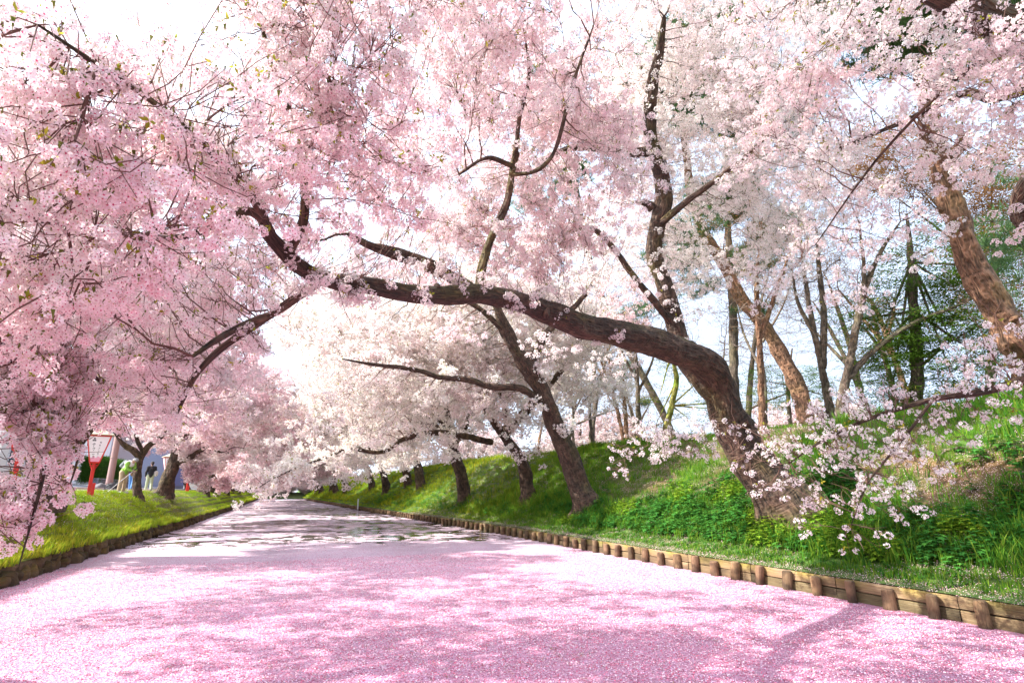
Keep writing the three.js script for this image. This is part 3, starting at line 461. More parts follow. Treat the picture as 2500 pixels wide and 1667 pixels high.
// points inside a ball, clumped
function ball(c, r, density, R, out, { flat = 1, clump = 0.42, f = 1.3 } = {}) {
  const n = Math.round(density * 4.19 * r * r * r * flat); let k = 0, tries = 0;
  while (k < n && tries++ < n * 6) { const x = R() * 2 - 1, y = R() * 2 - 1, z = R() * 2 - 1; if (x * x + y * y + z * z > 1) continue; const p = V(c.x + x * r, c.y + y * r * flat, c.z + z * r); if (fbm(p.x * f / Math.max(0.5, r * 0.7), p.y * f * 1.5 / Math.max(0.5, r * 0.7), p.z * f / Math.max(0.5, r * 0.7), 2) < clump * (0.75 + 0.25 * R())) continue; out.push(p); k++; }
}
const tinted = (a, b, v = 0.16) => (p, R) => { const n = clamp(noise(p.x * 1.4, p.y * 1.4, p.z * 1.4 + 5) * 2.0 - 0.5 + (R() - 0.5) * 0.5), k = 1 - v * R(); return lin(lerp(a[0], b[0], n) * k, lerp(a[1], b[1], n) * k, lerp(a[2], b[2], n) * k); };
const S = (l) => l.map(([u, v, r]) => sight(u, v, r));

// ---------------------------------------------------------------- the near trees
{ // the great leaning cherry that arches over the moat
  const base = onGround(1935, 1242, rightGround); base.y -= 0.25;
  const t = thing('cherry_tree', 'great cherry with a thick forked trunk, its long dark limb arching low over the moat', 'cherry tree', base);
  const r0 = base.distanceTo(EYE), R = rng(101);
  const limbs = [
    { pts: [base, ...S([[1868, 1165, r0 * 0.985], [1815, 1085, r0 * 0.97], [1775, 1010, r0 * 0.95], [1755, 940, r0 * 0.93], [1738, 900, r0 * 0.9]]), ...S([[1690, 868, r0 * 0.86], [1610, 842, r0 * 0.80], [1530, 820, r0 * 0.745], [1440, 798, r0 * 0.69], [1360, 770, r0 * 0.64], [1280, 742, r0 * 0.6], [1180, 716, r0 * 0.55], [1100, 722, r0 * 0.51], [1000, 718, r0 * 0.475], [900, 697, r0 * 0.44], [800, 684, r0 * 0.405], [735, 655, r0 * 0.385], [690, 610, r0 * 0.37], [655, 570, r0 * 0.36], [640, 530, r0 * 0.35]])], r: [0.64, 0.5, 0.44, 0.42, 0.40, 0.37, 0.33, 0.30, 0.27, 0.24, 0.215, 0.18, 0.146, 0.13, 0.118, 0.108, 0.097, 0.086, 0.074, 0.06, 0.045] },
    { pts: S([[1772, 985, r0 * 0.94], [1722, 935, r0 * 0.945], [1680, 880, r0 * 0.95], [1650, 800, r0 * 0.95], [1627, 715, r0 * 0.95], [1600, 625, r0 * 0.95], [1602, 560, r0 * 0.955], [1622, 480, r0 * 0.96], [1614, 415, r0 * 0.965], [1588, 335, r0 * 0.97], [1592, 220, r0 * 0.975], [1610, 130, r0 * 0.98], [1622, 40, r0 * 0.98]]), r: [.34, .31, .27, .235, .215, .21, .2, .2, .19, .17, .15, .11, .05] },
    { pts: S([[1160, 716, r0 * 0.545], [1095, 672, r0 * 0.54], [1015, 635, r0 * 0.53], [955, 615, r0 * 0.52], [900, 598, r0 * 0.51], [850, 570, r0 * 0.5]]), r: [0.107, 0.0984, 0.0902, 0.082, 0.0574, 0.0328] },
    { pts: S([[785, 684, r0 * 0.402], [735, 718, r0 * 0.4], [665, 765, r0 * 0.395], [605, 805, r0 * 0.39], [540, 850, r0 * 0.39], [485, 905, r0 * 0.39], [450, 965, r0 * 0.395], [425, 1020, r0 * 0.4]]), r: [0.0562, 0.0465, 0.0413, 0.0375, 0.0315, 0.027, 0.0225, 0.015] },
    { pts: S([[660, 768, r0 * 0.395], [600, 790, r0 * 0.385], [530, 828, r0 * 0.37], [470, 870, r0 * 0.36]]), r: [0.04, 0.035, 0.03, 0.015] },
    { pts: S([[1166, 714, r0 * 0.548], [1180, 640, r0 * 0.555], [1202, 572, r0 * 0.56], [1236, 500, r0 * 0.565], [1252, 410, r0 * 0.57], [1262, 370, r0 * 0.57]]), r: [0.075, 0.066, 0.06, 0.055, 0.05, 0.045] },
    { pts: S([[1255, 392, r0 * 0.57], [1272, 270, r0 * 0.58], [1292, 180, r0 * 0.585], [1280, 80, r0 * 0.59]]), r: [0.04, 0.032, 0.025, 0.012] },
    { pts: S([[1245, 425, r0 * 0.568], [1300, 420, r0 * 0.56], [1345, 385, r0 * 0.56], [1400, 200, r0 * 0.58], [1450, 60, r0 * 0.6]]), r: [0.035, 0.03, 0.03, 0.028, 0.012] },
    { pts: S([[1252, 405, r0 * 0.57], [1190, 385, r0 * 0.55], [1120, 425, r0 * 0.53]]), r: [0.04, 0.03, 0.02] },
    { pts: S([[700, 622, r0 * 0.372], [740, 540, r0 * 0.37], [742, 460, r0 * 0.365], [735, 385, r0 * 0.36], [728, 320, r0 * 0.36], [690, 240, r0 * 0.36], [668, 180, r0 * 0.36], [640, 70, r0 * 0.36], [600, -40, r0 * 0.36]]), r: [0.05, 0.045, 0.04, 0.036, 0.03, 0.026, 0.022, 0.016, 0.008] },
    { pts: S([[734, 380, r0 * 0.36], [760, 350, r0 * 0.355], [790, 290, r0 * 0.35], [820, 220, r0 * 0.35]]), r: [0.02, 0.018, 0.012, 0.006] },
    { pts: S([[640, 530, r0 * 0.35], [600, 515, r0 * 0.34], [540, 540, r0 * 0.33], [460, 575, r0 * 0.315], [360, 580, r0 * 0.3], [230, 560, r0 * 0.28], [90, 540, r0 * 0.27]]), r: [0.05, 0.045, 0.035, 0.026, 0.02, 0.014, 0.006] },
    { pts: S([[640, 530, r0 * 0.35], [610, 470, r0 * 0.33], [520, 380, r0 * 0.3], [400, 270, r0 * 0.28], [240, 160, r0 * 0.26], [90, 60, r0 * 0.25]]), r: [0.05, 0.036, 0.028, 0.02, 0.014, 0.006] },
    { pts: S([[1600, 560, r0 * 0.955], [1660, 505, r0 * 0.93], [1760, 430, r0 * 0.9], [1880, 330, r0 * 0.87]]), r: [0.1, 0.08, 0.06, 0.03] },
    { pts: S([[1592, 372, r0 * 0.968], [1520, 372, r0 * 0.94], [1400, 360, r0 * 0.9], [1300, 400, r0 * 0.86]]), r: [0.12, 0.1, 0.07, 0.03] },
    { pts: S([[1650, 800, r0 * 0.95], [1560, 690, r0 * 0.9], [1450, 560, r0 * 0.86], [1380, 570, r0 * 0.83], [1300, 640, r0 * 0.8]]), r: [0.1, 0.075, 0.06, 0.05, 0.03] },
  ];
  const near = [], mid = [], a = { clump: 0.40 };
  for (const [u, v, r, q] of [[30, 60, 4.4, .3], [110, 140, 4.3, .3], [200, 230, 4.2, .34], [330, 300, 4.2, .5], [200, 400, 4.0, .7], [460, 370, 4.2, .6], [100, 520, 4, .6], [290, 500, 4.0, .6], [540, 330, 4.6, .65], [450, 230, 5, .42], [660, 250, 5.1, .75], [650, 110, 5.4, .6], [820, 130, 5.4, .75], [560, 100, 5.6, .4], [760, 20, 5.8, .5], [860, 340, 5.6, .85], [780, 430, 5.3, .6], [960, 440, 5.9, .62], [640, 400, 4.8, .4], [290, 650, 5.4, .6], [110, 660, 5, .6], [500, 690, 7.6, .9], [250, 790, 5.8, .6], [430, 820, 7.4, .8], [380, 930, 7.2, .6], [40, 330, 4.6, .45], [-150, 400, 4.6, .8], [-250, 650, 4.8, .9], [700, -160, 5.8, .8], [900, -200, 6.4, 1], [180, 330, 5.6, .6], [380, 480, 6, .8], [620, 560, 7.6, .7]])
    ball(sight(u, v, r), q, 30, R, near, a);
  for (const [u, v, r, q] of [[1080, 270, 7.4, 1.0], [1240, 120, 8.6, 1.2], [1080, 110, 7.2, .7], [1130, 430, 10, 1.2], [1330, 320, 10.4, 1.4], [1250, 570, 10.6, 1.2], [1400, 180, 10.6, 1.3], [1440, 430, 10.8, 1.3], [1080, 580, 9.8, .9], [1010, 400, 7, .6], [1400, 600, 11, 1.0], [1280, 640, 10.6, .6], [1540, 730, 13.6, .9], [1045, 700, 7.2, .16], [940, 560, 7.4, .35], [1200, -150, 8, 1.4], [1480, -140, 10.5, 1.3], [860, 620, 9, .8], [1120, 800, 11.5, .5]]) ball(sight(u, v, r), q, 17, R, mid, a);
  const back = [], spur = [];
  for (const [u, v, r, q] of [[1650, 190, 16.6, 2.1], [1780, 350, 16.6, 2], [1500, 600, 16.2, 1.7], [1760, 560, 16.6, 1.7], [1480, 300, 15.4, 1.9], [1620, 20, 16, 2.2], [1850, 120, 16, 2], [1940, 440, 16.6, 1.8], [1660, 690, 16.6, 1.1], [1900, 640, 16.6, 1.0], [1580, 460, 16.4, 1.3], [1350, 800, 13, .7], [1500, 900, 14, .6], [1600, 1090, 13.6, .7], [1740, 1080, 13.3, .5], [1590, 270, 14.0, .22], [1620, 660, 13.9, .25], [1680, 760, 13.6, .3]]) ball(sight(u, v, r), q, 7.5, R, back, a);
  for (const [k, n] of [[0, 26], [1, 22], [2, 8], [3, 10], [5, 5]]) { const c = new THREE.CatmullRomCurve3(limbs[k].pts, false, 'centripetal'); for (let i = 0; i < n; i++) { const t = (k === 0 ? 0.42 : 0.15) + R() * (k === 0 ? 0.5 : 0.75), p = c.getPoint(t), q = 0.1 + R() * 0.16; p.add(V((R() - 0.5) * 0.3, (R() - 0.45) * 0.55, (R() - 0.2) * 0.35)); for (let j = 0; j < 4 + R() * 6; j++) spur.push(p.clone().add(V((R() - 0.5) * 2 * q, (R() - 0.5) * 1.2 * q, (R() - 0.5) * 2 * q))); } }
  const all = [...near, ...mid, ...back, ...spur], g = grow(limbs, all, { step: 0.16, kill: 0.34, seed: 7, iters: 110, tip: 0.0038, droop: 0.02 });
  for (const [u, v, d, du, dv, w] of [[1592, 505, .955, -22, -14, .09], [1800, 1040, .94, 30, -10, .1], [1640, 845, .82, -6, -26, .07], [1330, 752, .615, 6, 22, .06], [1070, 716, .5, -4, -20, .045], [1850, 1120, .965, -26, -12, .08], [1708, 905, .875, 22, -14, .08]]) {
    const a = sight(u, v, r0 * d).sub(base), b = sight(u + du, v + dv, r0 * d - .12).sub(base), m = new MB(true), e = b.clone().sub(a).multiplyScalar(.06).add(b); m.tube([a, a.clone().lerp(b, .5), b, e], [w * 1.5, w * 1.15, w, w * .8], 12, { wob: .3, seed: u }); mesh('cut_stub', m.build(), barkCherry, t);
  }
  treeMeshes(g, t, base, { barkMat: barkCherry, targets: all, limbSides: 20, mossy: 0.6, droppedTip: 1.6, shoots: 0.7, shootW: 1.1 });
  bloom(t, base, near, pinkPoms, { per: 4, jitter: 0.15, size: 1.0, tint: tinted([1, .885, .91], [1, .99, .98]), seed: 3, leaves: 0.9 });
  bloom(t, base, mid, pinkPoms, { per: 5, jitter: 0.2, size: 1.08, tint: tinted([1, .91, .925], [1, 1.0, 1.0]), seed: 4, leaves: 0.9 });
  bloom(t, base, back, palePoms, { per: 7, jitter: 0.3, size: 1.15, tint: tinted([1, .93, .94], [1.02, 1.02, 1.0], 0.06), seed: 5, leaves: 1.0 });
  bloom(t, base, spur, palePoms, { per: 2, jitter: 0.07, size: 0.95, tint: tinted([1, .90, .92], [1, .99, .98]), seed: 6, leaves: 0.4 });
  console.log('A', spur.length, near.length, mid.length, back.length, g.X.length);
}
{ // the cherry off to the right whose boughs hang into the frame
  const base = V(11.6, rightGround(11.6, -2.5) - 0.2, -2.5), R = rng(102);
  const t = thing('cherry_tree', 'cherry with a thick bough in the top right corner and thin boughs before the bank', 'cherry tree', base);
  const limbs = [
    { pts: [base, V(11.1, 2.9, -2.9), V(10.7, 4.6, -3.4), V(10.0, 5.9, -3.9), ...S([[2760, 160, 9.3], [2500, 78, 8.6], [2420, 50, 8.3], [2330, 0, 8.0], [2200, -60, 7.7], [2000, -120, 7.5]])], r: [0.42, 0.34, 0.29, 0.25, 0.21, 0.17, 0.155, 0.14, 0.11, 0.05] },
    { pts: [V(10.7, 4.6, -3.4), ...S([[2680, 280, 9.2], [2560, 205, 9.0], [2420, 240, 8.9], [2370, 225, 9], [2200, 300, 9], [2000, 380, 9.2]])], r: [0.12, 0.1, 0.08, 0.06, 0.05, 0.03, 0.01] },
    { pts: [V(11.1, 2.9, -2.9), ...S([[2720, 820, 8.6], [2560, 900, 8.4], [2430, 950, 8.3], [2280, 975, 8.3], [2130, 1020, 8.4], [2010, 1075, 8.5], [1930, 1130, 8.6]])], r: [0.1, 0.07, 0.055, 0.045, 0.035, 0.026, 0.018, 0.008] },
    { pts: S([[2280, 975, 8.3], [2200, 1080, 8.1], [2120, 1180, 8.0], [2080, 1280, 7.9]]), r: [0.02, 0.016, 0.011, 0.005] },
    { pts: S([[2500, 78, 8.6], [2350, 180, 8.3], [2150, 380, 8.2], [1990, 600, 8.4]]), r: [0.03, 0.022, 0.015, 0.006] },
  ];
  const hi = [], lo = [], a = { clump: 0.41 };
  for (const [u, v, r, q] of [[2020, 170, 8.6, 1.2], [2190, 270, 8.4, 1.1], [2420, 200, 7.8, .8], [2140, 440, 9, 1.0], [2400, 380, 8.6, .7], [2280, 90, 7.6, .8], [1930, 320, 9.3, 1.2], [2030, 590, 9.6, .8], [2060, 700, 9.6, .5], [1930, 60, 8.6, 1.1], [2250, 560, 9.6, .5], [2100, -120, 8, 1.3], [2480, 530, 9, .5], [2650, 200, 8.4, 1.0], [2700, -50, 8, 1.2], [1880, 700, 10, .6]]) ball(sight(u, v, r), q, 10, R, hi, a);
  for (const [u, v, r, q] of [[2280, 1110, 8.4, .34], [1840, 1120, 9, .3], [1880, 1200, 8.9, .26], [1800, 1060, 9.2, .26], [2180, 1260, 8.2, .2], [2050, 1330, 8.1, .12], [2230, 1330, 8, .1], [2340, 1020, 8.4, .34], [2440, 1010, 8.4, .24], [1700, 1090, 10, .4], [1600, 1070, 10.4, .42], [1520, 1120, 10.8, .36], [2460, 880, 8.4, .45], [2380, 935, 8.2, .38], [2250, 970, 8.3, .36], [2140, 1000, 8.4, .38], [2040, 1030, 8.5, .4], [1960, 1060, 8.6, .42], [2020, 1110, 8.4, .38], [2120, 1090, 8.2, .36], [1930, 1150, 8.5, .33], [1960, 1235, 8.4, .26], [2070, 1170, 8.2, .34], [2160, 1140, 8.0, .32], [2220, 1060, 8.1, .3], [2010, 1230, 8.2, .26], [2120, 1220, 8, .3], [2200, 1190, 7.9, .26], [2260, 1230, 7.8, .16], [2100, 1290, 7.9, .22], [2160, 1300, 7.8, .14], [2140, 1345, 7.8, .1], [1880, 1060, 8.8, .3], [2480, 960, 8.2, .25]]) ball(sight(u, v, r), q * 1.12, 62, R, lo, { clump: 0.36, f: 2 });
  const all = [...hi, ...lo], g = grow(limbs, all, { step: 0.15, kill: 0.3, seed: 17, iters: 100, tip: 0.0038 });
  treeMeshes(g, t, base, { barkMat: barkCherry, targets: all, droppedTip: 1.4, shoots: 0.6, shootW: 1.0 });
  bloom(t, base, hi, palePoms, { per: 5, jitter: 0.22, size: 1.08, tint: tinted([1, .90, .92], [1, 1, .99]), seed: 13, leaves: 0.9 });
  bloom(t, base, lo, loosePoms, { per: 2, jitter: 0.08, size: 0.95, tint: tinted([1, .93, .96], [1, 1, 1]), seed: 14, leaves: 0.45 });
  console.log('E', hi.length, lo.length, g.X.length);
}
{ // the cherry off to the left whose pompoms hang in front of the left bank
  const base = V(-6.5, leftGround(-6.5, -8.2) - 0.2, -8.2), R = rng(103);
  const t = thing('cherry_tree', 'cherry whose pink boughs hang down in front of the left bank at the left edge', 'cherry tree', base);
  const limbs = [
    { pts: [base, V(-6.3, 3.0, -8.0), V(-5.9, 4.1, -7.2), ...S([[-350, 700, 6.6], [-120, 730, 6.4], [60, 800, 6.3], [160, 860, 6.3], [240, 930, 6.3]])], r: [0.36, 0.29, 0.24, 0.16, 0.11, 0.07, 0.04, 0.012] },
    { pts: S([[-120, 730, 6.4], [0, 850, 6.0], [70, 960, 5.9], [110, 1060, 5.9], [100, 1180, 5.8], [70, 1290, 5.7], [45, 1380, 5.6]]), r: [0.05, 0.035, 0.025, 0.018, 0.013, 0.009, 0.004] },
    { pts: S([[60, 800, 6.3], [160, 1000, 6.2], [190, 1100, 6.2], [170, 1180, 6.1]]), r: [0.03, 0.02, 0.013, 0.005] },
    { pts: [V(-5.9, 4.1, -7.2), ...S([[-300, 350, 6.6], [-100, 250, 6.4], [60, 200, 6.2]])], r: [0.14, 0.1, 0.06, 0.02] },
    { pts: [V(-5.9, 4.1, -7.2), V(-5.9, 5.6, -7.6), V(-5.4, 7.4, -8.4)], r: [0.2, 0.14, 0.06] },
  ];
  const pts = [], a = { clump: 0.38, f: 1.8 };
  for (const [u, v, r, q] of [[50, 780, 6.2, .5], [-60, 860, 6, .6], [60, 930, 6, .42], [180, 900, 6.2, .42], [130, 1010, 6, .36], [40, 1040, 5.9, .36], [195, 965, 6.3, .3], [90, 1110, 5.9, .3], [30, 1150, 5.8, .28], [140, 1115, 6, .2], [130, 1180, 6, .17], [60, 1215, 5.8, .24], [110, 1260, 5.9, .2], [40, 1290, 5.8, .2], [85, 1300, 5.8, .15], [55, 1345, 5.7, .09], [85, 1352, 5.7, .09], [25, 1385, 5.6, .12], [190, 1165, 6.3, .1], [140, 1225, 6, .14], [20, 1100, 5.8, .3], [-20, 1200, 5.7, .3], [70, 1180, 5.9, .22], [180, 1215, 6.2, .12], [30, 1060, 6.2, .34], [110, 1000, 6.3, .34], [150, 1150, 6.3, .2], [100, 1140, 6.3, .26], [250, 1010, 6.8, .3], [320, 1010, 7, .3], [10, 1270, 5.6, .18], [110, 1060, 6.1, .28], [175, 1020, 6.3, .2], [90, 680, 6.4, .5]]) ball(sight(u, v, r), q, 110, R, pts, a);
  const hi = [], b = {};
  for (const [x, y, z, q] of [[-6.5, 6.5, -7.5, 2], [-4.4, 5.8, -6, 1.4], [-6.4, 5.2, -11, 1.7], [-5.0, 7.8, -7, 1.8], [-6.6, 6, -4, 1.8], [-4.4, 5.4, -9, 1.3], [-3.6, 6.4, -7.5, 1.5], [-4.6, 6.8, -12, 1.6], [-7.6, 7.4, -10, 1.8], [-3.4, 7.4, -10, 1.5], [-5.4, 5.2, -14, 1.3], [-6.2, 6.0, -13, 1.4], [-5.2, 7.6, -14, 1.5], [-7.4, 8.4, -7, 1.6], [-7.8, 6.4, -12, 1.5]]) ball(V(x, y, z), q, 3.8, R, hi, b);
  const all = [...pts, ...hi], g = grow(limbs, all, { step: 0.15, kill: 0.3, seed: 27, iters: 100, tip: 0.0038, droop: 0.06 });
  treeMeshes(g, t, base, { barkMat: barkCherry, targets: all, droppedTip: 1.4, shoots: 0.6, shootW: 1.0 });
  bloom(t, base, pts, pinkPoms, { per: 2, jitter: 0.06, size: 1.1, tint: tinted([1, .91, .93], [1, .98, .98]), seed: 23, leaves: 0.7 });
  bloom(t, base, hi, pinkPoms, { per: 7, jitter: 0.24, size: 1.2, tint: tinted([1, .92, .94], [1, .98, .98]), seed: 24, leaves: 0.3 });
  console.log('Ln', pts.length, hi.length, g.X.length);
}

// ---------------------------------------------------------------- the cherries along both banks
const whites = tinted([1, .93, .935], [1.02, 1.03, 1.0], 0.05), pinks = tinted([1, .78, .84], [1, .95, .95]), far = tinted([1, .85, .89], [1, .97, .97]);
// crown = balls in metres round the foot; x points towards the water
function rowTree({ name = 'cherry_tree', label, group, base, side, limbs, crown, tint, geos = sprays, per = 2, density = 6, jitter = 0.2, seed, extra = [], step = 0.3, kill = 0.55, size = 1, leaves = 0, mat = barkCherry }) {
  const t = thing(name, label, 'cherry tree', base, group), R = rng(seed), W = (p) => V(base.x - side * p[0], base.y + p[1], base.z + p[2]);
  const L = limbs.map((l) => ({ pts: l.pts.map((p) => (p.isVector3 ? p : W(p))), r: l.r })), pts = [];
  for (const [x, y, z, r, f] of crown) ball(W([x, y, z]), r, density, R, pts, { flat: f ?? 0.8, clump: 0.40, f: 1.5 });
  for (const [p, r, f] of extra) ball(p, r, density * (r < 0.85 ? 8 : 2), R, pts, { flat: f ?? 0.8, clump: 0.40, f: 1.5 });
  const g = grow(L, pts, { step, kill, seed, iters: 70, tip: 0.006, droop: 0.02 });
  treeMeshes(g, t, base, { barkMat: mat, targets: pts, limbSides: 12, thick: 0.03, droppedTip: 1.5, shoots: 0.25, shootW: 1.8 });
  bloom(t, base, pts, geos, { per, jitter, size, tint, seed: seed + 1, leaves });
  return t;
}
const stdCrown = [[4.6, 4.6, 0, 2.2], [2.4, 6.2, 1.6, 2.4], [1.2, 7.2, -1.6, 2.3], [3.4, 5.2, -2.8, 2.0], [-1.2, 7.0, 1.2, 2.4], [-2.2, 6.0, -2.2, 2.1], [0.2, 5.8, 3.6, 2.2], [6.6, 3.2, 1.4, 1.6], [5.6, 3.0, -2.4, 1.6], [3.0, 4.2, 3.6, 1.8], [7.8, 2.0, -.4, 1.2, .7], [-3.2, 4.6, 1.2, 1.8], [1.5, 4.0, -4, 1.7]];
const stdLimbs = (lean) => [
  { pts: [[0, -0.3, 0], [0.25 + lean * .2, 0.9, 0.1], [0.6 + lean * .5, 2.0, -0.1], [1.1 + lean, 3.1, 0.1], [1.3 + lean, 4.4, 0.5], [1.2 + lean, 5.8, 0.6]], r: [0.40, 0.29, 0.265, 0.23, 0.16, 0.06] },
  { pts: [[1.0 + lean, 2.9, 0.1], [2.4 + lean, 3.6, -0.4], [4.2 + lean, 3.7, -0.6], [6.0 + lean, 3.0, -0.3]], r: [0.2, 0.15, 0.11, 0.05] },
  { pts: [[0.8 + lean, 2.5, 0], [0.1, 3.9, 1.2], [-0.9, 5.2, 1.7], [-1.6, 6.4, 1.6]], r: [0.2, 0.16, 0.11, 0.05] },
  { pts: [[1.2 + lean, 3.4, 0.1], [1.6, 4.5, -1.6], [2.2, 5.4, -2.8]], r: [0.16, 0.12, 0.05] },
  { pts: [[0.7 + lean, 2.2, 0], [1.7, 3.2, 1.8], [2.6, 4.0, 3.2]], r: [0.15, 0.1, 0.04] },
];
const skirts = (n, R, s = 1) => Array.from({ length: n }, () => { const x = 2.2 + R() * 4.0; return [x * s, 1.0 + R() * 1.6, (R() - 0.5) * 8, 0.55 + R() * 0.45, 0.75]; });
const hangs = (n, R) => Array.from({ length: n }, () => { const x = 3 + R() * 4.5; return [x, 3.6 - x * 0.3 + R() * 0.6, (R() - 0.5) * 8, 0.8 + R() * 0.5, 0.7]; });
{
  const R = rng(201), group = 'cherry trees in the row along the right bank';
  { // second from the camera
    const base = onGround(1440, 1240, rightGround); base.y -= 0.2; const d = base.distanceTo(EYE);
    rowTree({ label: 'tall cherry leaning over the moat, next behind the great arching cherry', base, side: 1, seed: 301, tint: whites, density: 3.3, per: 2, geos: sprays, leaves: 0.4, extra: [[800, 775, 25, 2.2], [950, 760, 24.5, 2.2], [1090, 770, 23.5, 2.0], [880, 840, 26, 1.8], [1000, 860, 25, 1.8], [735, 800, 27, 1.6], [1000, 830, 21, .9], [1130, 830, 21, .8], [1060, 960, 20, .6], [1180, 980, 20.4, .5], [930, 920, 19.5, .5], [1180, 860, 22, 1.0], [1100, 915, 19.5, .5], [980, 890, 18.6, .45], [900, 870, 18, .5], [1220, 930, 20.4, .4], [1330, 900, 20.6, .5], [1390, 1050, 20.8, .45], [1300, 990, 20.6, .4], [1250, 800, 21, .6]].map(([u, v, d, r]) => [sight(u, v, d), r]),
      limbs: [
        { pts: [base, ...S([[1402, 1150, d * .985], [1362, 1050, d * .96], [1322, 955, d * .94], [1276, 880, d * .92], [1240, 815, d * .91], [1222, 775, d * .905], [1195, 690, d * .9]])], r: [.52, .39, .345, .3, .27, .23, .17, .07] },
        { pts: S([[1340, 995, d * .95], [1270, 948, d * .92], [1200, 944, d * .895], [1140, 926, d * .875], [1080, 922, d * .85], [1010, 902, d * .825], [900, 888, d * .79], [835, 876, d * .77]]), r: [0.15, 0.14, 0.12, 0.115, 0.095, 0.08, 0.05, 0.02] },
        { pts: S([[1290, 900, d * .925], [1330, 820, d * .95], [1420, 730, d * .97], [1480, 640, d * .98]]), r: [0.18, 0.14, 0.1, 0.05] },
        { pts: S([[1240, 815, d * .91], [1150, 740, d * .88], [1000, 690, d * .84]]), r: [0.12, 0.09, 0.04] }],
      crown: [[2.6, 4.8, -3.4, 2], [6.4, 7.8, -1.5, 2.2], [8.8, 6.4, -1.2, 2], [10.4, 5.6, -2.7, 1.6], [5, 10, -1.5, 2.4], [1.5, 10, 1, 2.4], [-1.5, 8.6, -3.2, 2], [-1.8, 6.4, -1.7, 1.8], [6, 3.6, -3.4, 1.2], [7.8, 3.0, -2.2, 1.3, 0.7], [5.5, 5.0, -1.7, 1.8], [3.6, 5.6, -2.6, 2.0], [7.4, 4.4, -3.0, 1.6], [8.6, 4.8, -1.8, 1.5], [2.4, 7.2, -1.2, 2.2], [4.8, 7.2, -2.2, 2.2], [6.8, 6.4, -2.7, 1.8], [1, 6.4, -3.6, 1.9], [0, 8, -1.5, 2.2], [3.6, 9, 0.8, 2], [1.5, 3.9, -3.2, 1.2], [0.6, 2.4, -3.4, 0.8], [2.2, 2.6, -2.2, 0.9], [-0.6, 4.8, -2.8, 1.4], [9.8, 3.6, -1.6, 1.1, 0.7], [4, 3.8, -1.5, 1.2]] });
  }
  const list = [[1291, 1219, 1.3, .2], [1137, 1219, 1.4, -.2], [1031, 1187, 1.45, .1], [1000, 1182, 1.4, .3], [946, 1199, 1.45, 0], [911, 1192, 1.4, .3]];
  const words = ['stocky cherry with a low bough over the water, third along the right bank', 'cherry with a thick dark trunk, fourth from the camera along the right bank', 'pale trunked cherry set higher up the right bank, fifth from the camera', 'cherry with a stub trunk just behind the pale trunked one on the right bank', 'cherry leaning to the right, near the white marker post on the right bank', 'small far cherry beyond the white marker post on the right bank'];
  list.forEach(([u, v, s, lean], k) => {
    const base = onGround(u, v, rightGround) ?? V(11, 1.6, -60 - k * 8); base.y -= 0.15;
    const L = stdLimbs(lean).map((l) => ({ pts: l.pts.map((p) => p.map((q) => q * s)), r: l.r.map((q) => q * (0.4 + 0.6 * s)) }));
    if (k === 0) { const d = base.distanceTo(EYE); L[0] = { pts: [base, ...S([[1281, 1150, d * .99], [1265, 1110, d * .98], [1228, 1060, d * .97], [1180, 985, d * .96], [1165, 900, d * .96]])], r: [.38, .3, .27, .23, .18, .08] }; L[1] = { pts: S([[1200, 1080, d * .965], [1120, 1062, d * .92], [1060, 1056, d * .89], [990, 1070, d * .86], [930, 1104, d * .83], [850, 1096, d * .81], [800, 1115, d * .79], [735, 1138, d * .775], [660, 1172, d * .76], [605, 1208, d * .75]]), r: [.17, .15, .13, .11, .085, .07, .05, .035, .02, .008] }; }
    rowTree({ label: words[k], group: null, base, side: 1, seed: 310 + k * 7, tint: whites, limbs: L, density: k < 2 ? 3.4 : 2.6, per: k < 2 ? 3 : 2, geos: k < 2 ? sprays : farSprays, extra: k === 0 ? [[600, 1205, 21.5, .34], [650, 1180, 21.8, .5], [570, 1225, 21.3, .2], [690, 1165, 22, .55], [735, 1140, 22.3, .55], [700, 1200, 22, .3], [640, 1225, 21.6, .2], [800, 1120, 22.6, .5], [860, 1085, 23, .5], [760, 1185, 22, .3], [930, 1095, 24, .5], [1000, 1075, 25, .5], [620, 1150, 22, .4], [840, 1150, 23, .35]].map(([u, v, d, r]) => [sight(u, v, d), r]) : k === 1 ? [[830, 860, 35, 2.2], [780, 960, 36, 1.8], [720, 1030, 38, 1.3]].map(([u, v, d, r]) => [sight(u, v, d), r]) : [], crown: [...stdCrown.map((c) => [c[0] * s + (R() - .5) + .6, c[1] * s, c[2] * s + (R() - .5), c[3] * s, c[4]]), ...hangs(k < 2 ? 7 : 9, R)], step: k < 2 ? 0.3 : 0.42, kill: k < 2 ? .55 : .75 });
  });
}
